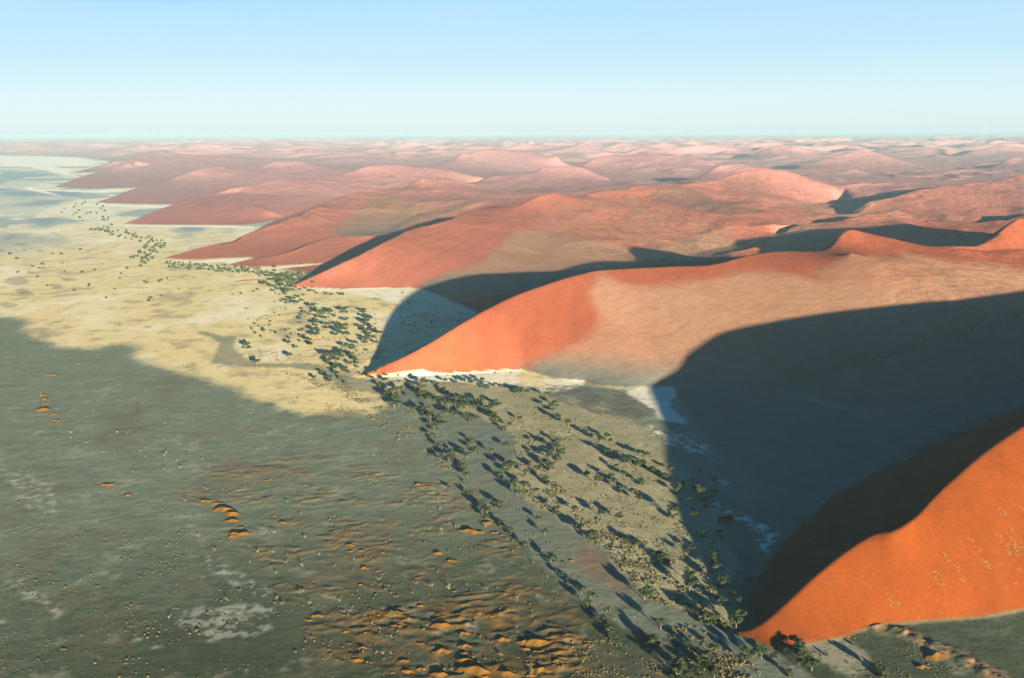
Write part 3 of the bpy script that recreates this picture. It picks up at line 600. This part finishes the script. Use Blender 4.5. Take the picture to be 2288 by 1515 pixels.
def z1(L): return [(800 + .2622 * x, 830 + .2622 * y, w * .2622) for x, y, w in L]
def z2(L): return [(1200 + .2641 * x, 900 + .264 * y, w * .264) for x, y, w in L]
def z3(L): return [(1100 + .306 * x, 1200 + .306 * y, w * .306) for x, y, w in L]
def z8(L): return [(500 + .198 * x, 560 + .198 * y, w * .198) for x, y, w in L]
def z7(L): return [(1588 + .3069 * x, 1050 + .3069 * y, w * .3069) for x, y, w in L]
TR = z1([(90,40,30),(235,85,35),(245,30,20),(345,25,20),(185,130,40),(300,190,60),(355,170,55),(245,220,60),(330,270,70),(350,290,50),(310,310,50),(415,200,30),(490,130,40),(560,120,60),(560,150,40),(510,180,50),(545,215,60),(600,245,50),(650,250,50),(690,260,60),(720,285,50),(770,290,50),(730,170,40),(765,180,30),(650,100,30),(690,105,25),(740,90,35),(830,90,30),(890,85,40),(960,110,50),(1010,100,40),(1060,90,40),(1060,130,30),(1100,135,35),(1150,120,30),(1220,125,30),(1290,125,25),(1350,175,45),(1385,190,35),(1440,195,45),(1400,150,30),(1610,215,45),(1680,285,45),(1650,325,50),(1700,410,60),(1790,455,50),(1940,525,45),(1990,555,40),(2070,600,50),(2120,570,45),(2150,605,35),
 (800,240,50),(840,260,60),(890,270,50),(940,265,50),(990,275,50),(1040,265,50),(830,300,50),(880,310,50),(930,310,50),(1000,320,50),(1040,310,40),(1080,325,40),(1170,280,50),(1205,295,40),(1130,330,50),(1150,400,60),(1110,370,50),(1180,420,50),(1290,470,40),(1240,495,35),(1380,415,35),(480,330,50),(540,345,50),(565,370,45),(600,325,35),(620,400,60),(690,430,60),(735,455,45),(650,490,50),(750,360,50),(830,385,45),(920,400,50),(950,412,40),(1020,410,40),(630,565,45),(770,355,40),(970,605,40),(1260,640,45),(1140,700,45),(1250,835,55),(1320,825,60),(1200,905,55),(1290,800,40),
 (1510,610,40),(1700,605,45),(1680,670,70),(1740,695,40),(1640,745,60),(1700,745,50),(1510,710,40),(1590,785,50),(1640,830,60),(1530,850,60),(1440,880,50),(1600,940,50),(1670,1000,50),(1430,990,60),(1520,1030,45),(1310,975,60),(1360,1060,60),(1950,890,50),(2050,960,70),(2160,920,50),(2190,950,45),(2270,890,40),(2250,790,50),(2200,830,40),(2120,705,60),(2200,710,50),(2240,1020,50),(1690,1195,60),(1850,1190,50),(2080,1235,60),(2220,1265,60),(1200,1145,60),(1165,1120,40),(1060,1180,60),(1100,1215,60),(1090,1255,50),(1220,1310,45),(1300,1375,50),(940,1055,45),(900,935,25),(930,900,50),(890,810,40),(910,850,45),(780,760,60),(810,735,40),(700,755,50),(800,685,35),(690,650,40),(880,690,50),(930,735,50),(1000,685,45),(870,655,30),(780,1000,35),(1540,1270,45),(1590,1390,50),(1870,1350,60)])
TR += z2([(870,445,55),(920,460,50),(900,510,40),(770,525,80),(850,550,70),(895,540,50),(1130,570,45),(1380,595,30),(980,590,50),(1090,645,50),(1330,675,40),(1500,675,45),(1210,720,50),(1180,752,50),(1380,790,80),(1410,850,70),(1340,765,60),(1470,770,35),(1510,768,35),(1310,895,30),(1330,970,50),(1145,950,80),(880,680,50),(810,765,50),(860,835,50),(1560,1010,50),(1620,1005,60),(1540,1120,60),(1410,1130,45),(1560,1160,40),(1020,600,40),(1240,690,36),(1290,840,40),(1430,905,40)])
TR += z3([(730,10,70),(1050,75,60),(1200,150,60),(1240,175,60),(1280,195,40),(1455,95,40),(1415,130,40),(1605,160,50),(1615,195,50),(1630,240,60),(1440,320,70),(1440,385,70),(1600,395,45),(1680,350,70),(1750,435,50),(1660,485,70),(1800,490,50),(1870,350,60),(430,175,50),(510,195,30),(500,290,35),(240,70,40),(650,405,55),(720,440,50),(695,505,50),(810,600,40),(850,690,50),(885,680,30),(1110,445,80),(1230,665,70),(1170,785,70),(1205,800,40),(910,790,50),(1420,790,55),(1630,825,50),(1560,610,80),(1515,600,50),(1630,620,60),(1690,660,40),(1780,655,80),(1810,585,70),(1840,860,60),(1840,910,60),(1900,870,40),(1965,875,70),(1925,860,50),(2050,890,50),(2240,790,55),(2245,855,70),(2240,930,40),(2170,1005,40),(1560,880,60),(1550,960,60),(1590,990,60),(1515,1000,50),(1350,965,80),(1350,1015,90),(1440,1025,60),(1620,1020,60)])
TR += z7([(735,1450,80),(840,1350,25),(1040,1275,20),(1215,1435,25),(1250,1490,60),(570,1495,40)])
TR += z8([(370,1290,70),(740,1205,60),(260,1090,70),(735,1060,50),(810,1090,40),(740,990,35),(685,1015,25),(770,945,20),(590,930,35),(535,905,20),(705,900,25),(645,895,15),(450,905,40),(440,885,30),(420,970,25),(355,930,30),(315,885,25),(345,825,25),(400,855,20),(520,840,20),(525,800,20),(380,790,15),(570,580,15),(650,572,25),(720,585,50),(780,565,55),(820,610,60),(885,560,30),(835,522,35),(900,502,25),(880,657,30),(690,663,15),(1010,650,60),(910,700,40),(860,720,30),(870,745,25),(865,770,40),(920,745,15),(985,690,25),(970,720,30),(1000,725,20),(1075,715,60),(1060,745,40),(1105,720,40),(1115,680,30),(1145,700,30),(1190,690,45),(1210,715,50),(1240,740,40),(1360,690,65),(1385,800,50),(1580,690,50),(1615,765,60),(1650,785,50),(1575,810,50),(1610,830,60),(1660,860,40),(1560,880,50),(1620,925,60),(1640,955,50),(1700,910,45),(1740,935,45),(1780,955,50),(1690,1000,45),(1610,1015,60),(1600,1040,45),(1735,1055,45),(1765,1090,25),(1855,1060,15),(1615,1125,25),(1045,780,35),(1045,805,40),(1030,835,50),(1145,785,45),(1175,830,35),(1160,865,55),(1280,850,45),(1305,860,40),(1340,880,40),(1370,885,60),(1250,905,40),(1285,920,60),(1270,965,45),(1385,975,65),(860,905,30),(890,895,30),(870,965,35),(910,965,25),(1040,930,70),(1055,970,60),(1000,960,50),(1060,910,40),(960,1030,60),(950,1050,40),(980,1070,45),(860,1020,25),(1480,1065,50),(1385,1105,60),(1450,1100,45),(1250,1170,40),(1310,1150,50),(1325,1180,60),(1340,1210,50),(1250,1215,70),(1180,1230,80),(1190,1270,70),(1290,1260,50),(1410,1160,40),(1440,1200,50),(1470,1230,50),(1490,1250,45),(1505,1270,35),(1430,1290,50),(1250,1320,50),(1280,1335,50),(1370,1350,60),(1400,1370,40),(1500,1310,30),(1700,1380,45),(1530,1380,25),(1115,1400,45),(1020,1450,45),(1190,1460,60),(1205,1490,50),(1280,1410,60),(1305,1440,40),(1380,1495,40),(1620,1415,30),(1680,1435,30),(1810,1395,30),(1830,1405,25),(1820,1460,40),(1980,1475,25)])
TRs = z8([(460,390,55),(515,390,40),(575,405,35),(600,430,30),(655,415,45),(650,370,45),(690,340,40),(555,350,45),(620,370,40),(380,437,25),(335,463,20),(195,483,25),(100,495,15),(550,450,30),(585,480,20),(630,495,20),(700,465,50),(745,445,30),(870,440,30),(915,425,25),(960,455,25),(1045,480,25),(1155,485,30),(1215,495,25),(1335,497,40),(800,510,20),(860,260,30),(800,280,30),(740,300,40),(700,270,35),(640,300,50),(600,280,35),(555,270,40),(500,285,40),(480,250,30),(430,260,35),(390,235,25),(340,245,30),(210,205,35),(170,245,30),(100,240,25),(50,230,30),(20,210,30),(570,185,30),(740,330,40),(780,325,30),(1060,135,25),(870,145,20),(1280,140,20)])
TR += TRs
# true size of each tree from how wide it shows at its distance
trees = []
for (px, py, w_) in TR:
    x, y, z = stand(px, py + w_ * .16); d = math.sqrt(x * x + y * y + (CAMH - z) ** 2)
    trees.append([px, py, w_, x, y, z, w_ * 1.30 * d / FOC])
trees.sort(key=lambda t: -t[2])
LM = [((1655, 1395), 'the near orange dune tip'), ((1470, 905), 'the white pan half in shade'), ((815, 838), 'the tall red dune tip'), ((640, 640), 'the tip of the third dune'), ((530, 790), 'the dry river bend'),
      ((1080, 950), 'the elbow of the dry river bed'), ((1150, 1180), 'the narrow river bed reach'), ((1560, 1150), 'the great shadow edge'), ((900, 650), 'the pan below the third dune'), ((1180, 1060), 'the grassy island'), ((1450, 1480), 'the frame bottom by the river')]
ORD = lambda n: 'nearest' if n == 1 else f"{n}{'th' if 10 <= n % 100 <= 20 else {1: 'st', 2: 'nd', 3: 'rd'}.get(n % 10, 'th')} nearest"
def place_words(items):                              # rank every item by its distance to the closest landmark
    by = {}
    for k, (px, py) in enumerate(items):
        d = [(math.hypot(px - a[0], (py - a[1]) * 1.4), n) for n, (a, _) in enumerate(LM)]; q = min(d); by.setdefault(q[1], []).append((q[0], k))
    out = {}
    for n, L in by.items():
        for r_, (_, k) in enumerate(sorted(L), 1): out[k] = (ORD(r_), LM[n][1])
    return out
N_T = 300
pw = place_words([(t[0], t[1]) for t in trees[:N_T]])
for k, (px, py, w_, x, y, z, wd) in enumerate(trees[:N_T]):
    tr, cr = TREE[(k * 7) % 9]
    e = bpy.data.objects.new('thorn_tree', None); COL.objects.link(e); e.location = (x, y, z - .05); e.rotation_euler = (0, 0, (k * 2.399) % 6.283)
    s = wd; e.scale = (s, s, s * (.86 + .25 * ((k * 37) % 10) / 10) ); e.empty_display_size = .5
    size = 'broad' if wd > 9 else 'middling' if wd > 6.5 else 'small'; shape = 'low bushy' if (k * 7) % 9 % 3 == 0 else 'open spreading'
    o_, lm = pw[k]
    e['label'] = f'{size} {shape} thorn tree, {o_} to {lm}'; e['category'] = 'tree'; e['group'] = 'thorn trees along the dry river'
    for nm, me in (('trunk', tr), ('crown', cr)):
        o = bpy.data.objects.new(nm, me); COL.objects.link(o); o.parent = e
# the many smaller ones beyond, as one mass
V, F = [], []; rnd = random.Random(3)
small = [(t[3], t[4], t[5], t[6]) for t in trees[N_T:]]
def scatter(P, n, w0, w1, dst, inx=None):
    P = np.array(P, float)
    c = 0
    while c < n:
        px = rnd.uniform(P[:, 0].min(), P[:, 0].max()); py = rnd.uniform(P[:, 1].min(), P[:, 1].max())
        if not inpoly(np.array([px]), np.array([py]), P)[0]: continue
        x, y, z = stand(px, py); c += 1
        dst.append((x, y, z, rnd.uniform(w0, w1)))
scatter([(375,584),(500,592),(620,604),(720,612),(700,632),(640,636),(560,612),(440,606),(360,596)], 170, 5, 9, small)
scatter([(600,612),(700,618),(650,640),(720,650),(640,665),(590,640)], 40, 5, 9, small)
scatter([(190,515),(240,498),(300,520),(380,540),(330,590),(280,580),(330,545),(220,520)], 90, 6, 14, small)
scatter([(150,545),(330,600),(500,650),(300,680),(30,640),(20,560)], 35, 5, 10, small)
scatter([(600,660),(900,700),(860,800),(700,780),(500,700)], 60, 2, 4, small)
scatter([(900,655),(1060,705),(940,760),(860,700)], 40, 2.5, 5, small)
scatter([(150,448),(210,450),(280,485),(200,500),(120,470)], 25, 8, 14, small)
for (x, y, z, wd) in small:
    for q in range(3):
        a = rnd.uniform(0, 6.28); r = wd * .22; blob(V, F, (x + math.cos(a) * r, y + math.sin(a) * r, z + wd * .12), wd * rnd.uniform(.22, .36), wd * .5, rnd.random, 6)
o = bpy.data.objects.new('distant_scrub_vegetation', mesh_of('distant_scrub_vegetation', V, F, [M_leaf])); COL.objects.link(o); o['kind'] = 'stuff'; o['label'] = 'small far trees and bushes dotted over the pale flat'
# pale dead trees and leafless shrubs
DR = [(600 + .2622 * a, 1150 + .2622 * b_, c * .2622) for a, b_, c in [(50,150,50),(310,190,35),(435,335,40),(295,430,60),(150,405,30),(560,435,35),(720,375,40),(290,650,50),(250,655,30),(75,705,35),(110,755,50),(480,780,35),(605,730,50),(460,685,25),(815,865,40),(880,920,35),(950,965,40),(1050,1035,45),(1195,885,35),(1225,660,60),(1395,600,60),(940,545,50),(1110,290,35),(1030,185,30),(1300,180,35),(1475,130,60),(1370,120,40),(1605,105,70),(1850,95,70),(1540,615,80),(1700,590,40),(1860,630,50),(2115,725,60),(1290,740,40),(1075,700,30),(1140,790,30),(1800,845,50),(1750,950,40),(2115,960,50),(1355,940,35),(860,1110,40),(910,1175,60),(975,1180,50),(1040,1180,50),(980,1230,40),(2220,1270,60),(1980,1190,60),(2240,1350,70),(2120,1000,35),(1490,800,35),(1410,900,30),(1080,880,30),(970,800,30),(370,870,40),(1160,380,40),(2255,410,40),(1910,470,30),(1640,700,30)]]
DR += [(.306 * a, 1080 + .306 * b_, c * .306) for a, b_, c in [(1350,120,40),(1190,185,35),(1445,380,40),(1565,485,45),(1820,460,40),(1880,495,40),(1830,575,40),(2000,500,35),(2010,650,40),(2100,510,35),(2090,575,35),(2000,565,30),(2205,595,55),(2225,390,40),(2000,350,50),(1665,845,60),(1230,975,50),(2055,875,60),(2190,790,60),(2025,835,40),(1890,770,30),(1840,760,30),(770,965,25),(705,1075,25),(795,1105,25),(910,1200,25),(1660,205,25),(2100,130,40),(2200,220,50),(2260,870,40),(1510,40,35),(1150,410,25)]]
DR += [(.306 * a, 680 + .306 * b_, c * .306) for a, b_, c in [(520,935,40),(515,975,35),(560,1030,30),(640,1005,40),(675,1045,30),(855,930,35),(920,935,30),(1030,990,30),(1030,1070,30),(1165,960,30),(1200,985,30),(1200,1090,60),(1190,1200,40),(1315,1190,40),(1380,1065,30),(1290,1140,30),(1500,1340,40),(975,1215,40),(740,1170,25),(755,1080,25),(625,820,25),(680,775,20),(575,435,40),(1205,865,25),(1825,790,30),(2085,1150,30),(1875,1055,25),(1040,720,25),(1360,1290,25),(1475,1130,25),(435,900,20),(1535,1070,30),(1055,1110,25),(385,620,25),(300,640,30),(415,765,30),(1145,1195,20)]]
DR += z1([(135,715,40),(340,690,40),(75,885,35),(100,955,40),(300,660,25),(270,830,30),(475,1005,30),(390,1120,35),(700,1165,40),(640,1110,25),(770,1260,40),(715,1340,40),(480,570,30),(340,580,40),(420,545,35),(330,500,30),(430,480,30),(1025,855,25),(980,530,18),(1020,790,20),(1085,895,18),(830,1320,50),(545,1390,30),(260,1330,25),(45,1310,25),(600,640,30),(350,570,30),(460,540,35),(1720,870,25),(1770,1300,30)])
DR += z3([(300,180,25),(400,290,40),(180,440,40),(515,320,30),(300,580,35),(175,650,30),(345,685,25),(810,760,40),(890,600,30),(920,610,25),(1015,500,30),(1040,580,40),(825,850,30),(660,910,40),(710,1000,40),(780,905,25),(285,970,50),(265,905,50),(60,860,50),(1640,625,60),(1690,655,50),(1300,745,35),(1220,750,40),(1950,1000,50),(2190,950,30),(2060,880,40)])
DR = [d for d in DR if d[1] < 1513]
LM0 = LM
LM = [((560, 1180), 'the long sand ripples in the near flat'), ((90, 900), 'the small ladder of ripples far out'), ((370, 1010), 'the shrub row in the open flat'), ((680, 1270), 'the brown shrub belt'), ((900, 1330), 'the middle of the orange mound field'), ((1060, 1180), 'the three ripples beside the river trees'),
      ((560, 1370), 'the pale crust patch'), ((1200, 1250), 'the white streak beside the river bed'), ((880, 960), 'the scrub where the river bed starts'), ((1180, 1480), 'the thickest part of the orange mounds'), ((1600, 1420), 'the river bed below the near dune')]
pw = place_words([(d[0], d[1]) for d in DR])
for k, (px, py, w_) in enumerate(DR):
    x, y, z = stand(px, py + w_ * .2); d = math.sqrt(x * x + y * y + CAMH ** 2); s = max(w_ * d / FOC * .85, 2.)
    e = bpy.data.objects.new('dead_shrub', DEAD[k % 8]); COL.objects.link(e); e.location = (x, y, z); e.rotation_euler = (0, 0, k * 1.7 % 6.28); e.scale = (s * 1.15, s * 1.15, s * .6)
    e['label'] = f"{'bare branched dead tree' if s > 4 else 'pale leafless shrub'}, {pw[k][0]} to {pw[k][1]}"; e['category'] = 'shrub'; e['group'] = 'dry leafless shrubs on the flat'
# wind-built sand mounds
MO = [(600 + .2622 * a, 1150 + .2622 * b_, c * .2622) for a, b_, c in [(700,265,120),(700,315,80),(790,310,90),(1215,170,60),(820,458,110),(930,480,60),(1440,330,130),(1560,395,110),(1250,570,80),(790,600,80),(1590,655,70),(420,865,130),(340,900,90),(660,1000,90),(800,1140,120),(750,1240,140),(1100,835,120),(1090,950,110),(1300,780,90),(1480,945,220),(1660,1015,140),(1300,1100,90),(1480,1165,180),(1680,1120,130),(1660,1185,120),(1700,1250,230),(1150,1250,120),(1180,1340,150),(1460,1365,200),(1750,1325,300),(1900,865,100),(2000,1065,150),(2190,1090,180),(2190,1145,110),(2240,1250,120),(2030,1350,120),(2240,1375,120),(1870,75,140),(1700,145,220),(1930,155,90),(1990,175,70),(2020,680,90),(1840,1385,130),(1060,1350,60),(1300,1315,100)]]
MO += z3([(330,770,220),(430,765,60),(245,822,70),(340,838,110),(480,915,160),(360,970,150),(100,992,150),(700,790,100),(330,370,60),(90,415,80),(580,175,70),(480,90,40)])
MO += [(.306 * a, 1080 + .306 * b_, c * .306) for a, b_, c in [(790,12,120),(870,42,40),(940,90,90),(1215,145,30),(1500,130,100),(1590,150,110),(1640,195,190),(1700,225,170),(1690,275,120),(1750,370,170),(1700,388,80),(1890,370,40),(1610,415,50),(1660,50,40),(1790,85,30),(2070,290,100),(2000,240,50),(1755,325,60)]]
MO += [(.306 * a, 680 + .306 * b_, c * .306) for a, b_, c in [(375,518,100),(310,665,80),(330,697,80),(310,772,140),(400,805,70),(410,850,80),(440,882,40),(510,795,40),(940,920,50),(1285,1107,40),(1385,1102,35),(1385,1222,35),(1300,1247,40),(1950,1287,60),(1700,1270,50),(270,545,40),(575,465,50),(330,725,70),(1710,1110,40),(1830,912,60),(1740,852,40),(1735,1130,30)]]
MO += z1([(530,965,120),(600,985,110),(700,1045,60),(745,1065,40),(860,860,40),(280,840,60),(450,1385,50),(450,355,70),(120,402,90),(1280,1235,35),(710,930,40),(730,790,80),(1090,1290,110),(930,1340,120),(1030,1370,130)]) + z7([(1655,1355,190),(1545,1437,110)])
MO = [d for d in MO if d[1] < 1522]
def mound_mesh(seed):
    rd = np.random.default_rng(seed); nu, nv = 34, 16; V, F = [], []
    bend = rd.uniform(-.25, .45); sk = rd.uniform(-.15, .15); ph = rd.uniform(0, 6, 4)
    for i in range(nu):
        u = -1 + 2 * i / (nu - 1); env = max(0, 1 - abs(u) ** 2.2) * (1 + .16 * math.sin(4 * u + ph[0]) + .05 * math.sin(9 * u + ph[1])); off = bend * (u * u - .4) * -.5 + .05 * math.sin(7 * u + ph[2])
        for j in range(nv):
            v_ = j / (nv - 1); wfr = .30 + .04 * math.sin(6 * u + ph[3]); yy = -wfr + v_ * (wfr + .17)        # long sunny face, short lee
            hgt = (v_ / .68) ** 1.25 if v_ < .68 else ((1 - v_) / .32) ** 1.1
            V.append((u * .5 + sk * yy, yy * (.35 + .65 * env) + off, env * .085 * hgt - .01))
    for i in range(nu - 1):
        for j in range(nv - 1): a = i * nv + j; F.append((a, a + nv, a + nv + 1, a + 1))
    return mesh_of('sand_mound', V, F, [M_mound], smooth=True)
MM = [mound_mesh(300 + k) for k in range(9)]
pw = place_words([(d[0], d[1]) for d in MO])
for k, (px, py, w_) in enumerate(MO):
    x, y, z = stand(px, py); d = math.sqrt(x * x + y * y + CAMH ** 2); s = w_ * d / FOC * 1.0
    e = bpy.data.objects.new('sand_mound', MM[k % 9]); COL.objects.link(e); e.location = (x, y, z - .03); e.rotation_euler = (0, 0, R(((k * 53) % 30) - 17)); e.scale = (s, s * .9, s * (1.25 if s < 30 else .9))
    e['label'] = f"{'long crested' if w_ > 40 else 'short humped' if w_ < 16 else 'curved'} orange sand mound, {pw[k][0]} to {pw[k][1]}"; e['category'] = 'sand mound'; e['group'] = 'orange sand mounds on the flat'
print('things', round(time.time() - T0, 1))
# tufts of dry grass: one mass
V, F = [], []; rnp = np.random.default_rng(12)
def tufts(P, n, r0, r1, cl, thr):
    P = np.array(P, float); m_ = 0
    px = rnp.uniform(P[:, 0].min(), P[:, 0].max(), n * 6); py = P[:, 1].min() + (P[:, 1].max() - P[:, 1].min()) * rnp.uniform(0, 1, n * 6) ** .8
    k = inpoly(px, py, P); px, py = px[k], py[k]; x, y = at(px, py, 0.)
    k = fbm(x / cl, y / cl, 131, 3) + .35 * fbm(x / 3., y / 3., 132, 2) > thr + .04; x, y = x[k][:int(n * .7)], y[k][:int(n * .7)]
    for a, b_ in zip(x, y):
        r = r0 * .7 + (r1 - r0 * .5) * rnp.uniform() ** 2.2 * 1.15; blob(V, F, (a, b_, ground_z(a, b_)), r, r * rnp.uniform(.45, .9), rnp.random, 5)
tufts([(1330,1215),(1400,1285),(1440,1335),(1560,1380),(1640,1400),(1560,1330),(1450,1240),(1380,1190)], 1500, .5, 1.1, 14, .0)
tufts([(1150,985),(1135,1040),(1140,1075),(1200,1130),(1330,1210),(1400,1285),(1460,1290),(1400,1200),(1300,1130),(1220,1050),(1290,1000),(1320,940),(1180,880),(1100,900),(1150,950)], 4200, .45, 1.0, 18, .02)
tufts([(1290,940),(1500,1010),(1600,1200),(1640,1360),(1500,1300),(1400,1200),(1300,1130),(1230,1050)], 2600, .4, .8, 20, .05)
tufts([(940,960),(1030,975),(1060,1000),(1040,1060),(990,1050),(940,1010)], 700, .5, 1.0, 14, .0)
tufts([(550,800),(860,925),(850,885),(740,850),(640,828),(470,822),(380,800),(420,830)], 2600, .5, 1.0, 26, -.02)
tufts([(560,808),(660,808),(780,838),(830,800),(800,760),(640,790),(540,770)], 1300, .5, 1.0, 26, -.02)
tufts([(620,880),(860,925),(880,900),(960,960),(900,980),(760,930)], 900, .5, 1.1, 20, .0)
tufts([(1480,1390),(1560,1400),(1700,1500),(1650,1530),(1520,1470)], 900, .5, 1.1, 14, .0)
tufts([(1790,1450),(1980,1405),(2288,1515),(1900,1515)], 500, .3, .6, 20, .1)
tufts([(1280,1390),(1400,1440),(1560,1515),(1200,1515)], 500, .4, .8, 14, .1)
tufts([(60,860),(500,850),(1000,950),(1400,1400),(1300,1515),(0,1515)], 2600, .3, 1.0, 70, .02)
tufts([(0,900),(500,860),(1000,950),(1400,1400),(1300,1515),(0,1515)], 2200, .3, .6, 60, .0)
o = bpy.data.objects.new('grass', mesh_of('grass', V, F, [M_tuft])); COL.objects.link(o); o['kind'] = 'stuff'; o['label'] = 'tussocks of dry yellow grass over the flat'
# pale grass in streaks down the near dune, flecks on the next two
V, F = [], []
def dune_grass(cx, cy, n, dx, dy, sp, r0, r1):
    for _ in range(n):
        t = rnp.uniform(-1, 1); px = cx + dx * t + rnp.normal(0, sp); py = cy + dy * t + rnp.normal(0, sp * .7)
        if px > 2330: continue
        x, y, z = stand(px, py); r = rnp.uniform(r0, r1); blob(V, F, (x, y, z), r, r * .8, rnp.random, 5)
for (a, b_, n, dx, dy) in [(1290,920,24,30,60),(1350,970,16,25,10),(1640,780,22,15,50),(1680,830,12,10,25),(1720,640,16,20,30),(1800,720,16,15,25),(1830,805,12,8,15),(1910,530,10,15,25),(2000,680,18,20,30),(2030,700,12,15,30),(2135,305,20,25,25),(2110,500,20,20,30),(2170,580,26,10,40),(2200,520,24,25,50),(2225,590,22,12,40),(2260,560,14,8,50),(2140,855,9,6,8),(2220,830,7,6,6),(2250,725,5,4,4),(2190,435,12,10,12),(2270,270,12,20,30),(2110,700,6,10,10),(1960,590,5,5,5),(2180,1010,10,60,4),(1300,1125,6,12,4),(1000,1215,4,40,6),(1520,1080,4,5,3)]:
    dune_grass(1588 + .3069 * a, 1050 + .3069 * b_, n, .3069 * dx, .3069 * dy, 3., .35, .8)
for (a, b_, n, s) in [(1190,670,20,14),(1230,685,24,16),(1110,705,20,12),(1150,760,10,20),(1060,760,8,20),(1010,790,6,10),(1120,815,6,20),(1215,760,10,14),(1460,632,14,18),(1540,625,12,14),(1500,640,6,20),(1390,640,8,16)]:
    dune_grass(a, b_, n, s, s * .4, 5, .6, 1.5)
for (a, b_, n, s) in [(1000,510,60,45),(930,545,70,50),(860,580,70,50),(810,600,60,50),(1080,500,40,40),(1000,560,40,60),(760,625,12,50),(900,600,30,60)]:
    dune_grass(a, b_, n, s, s * .35, 14, .6, 1.3)
o = bpy.data.objects.new('dune_grass', mesh_of('dune_grass', V, F, [M_tuft2])); COL.objects.link(o); o['kind'] = 'stuff'; o['label'] = 'pale grass tufts in streaks down the sand faces'
print('grass', round(time.time() - T0, 1))


# ------------------------------------------------------------------ air
bx = [(-161000, -3500), (161000, -3500), (161000, 161000), (-161000, 161000)]
me = bpy.data.meshes.new('haze'); zt = 352.
me.from_pydata([(x, y, -3.5) for x, y in bx] + [(x, y, zt) for x, y in bx], [], [(3, 2, 1, 0), (4, 5, 6, 7), (0, 1, 5, 4), (1, 2, 6, 5), (2, 3, 7, 6), (3, 0, 4, 7)])
mh = bpy.data.materials.new('desert haze'); mh.use_nodes = True; nt = mh.node_tree; nt.nodes.clear()
out = nt.nodes.new('ShaderNodeOutputMaterial'); pv = nt.nodes.new('ShaderNodeVolumePrincipled')
pv.inputs['Color'].default_value = (.27, .405, .47, 1); pv.inputs['Density'].default_value = 3.8e-5; pv.inputs['Anisotropy'].default_value = -.1
nt.links.new(pv.outputs[0], out.inputs['Volume'])
me.materials.append(mh); hz = bpy.data.objects.new('haze', me); COL.objects.link(hz); hz['kind'] = 'stuff'
print('done', round(time.time() - T0, 1))
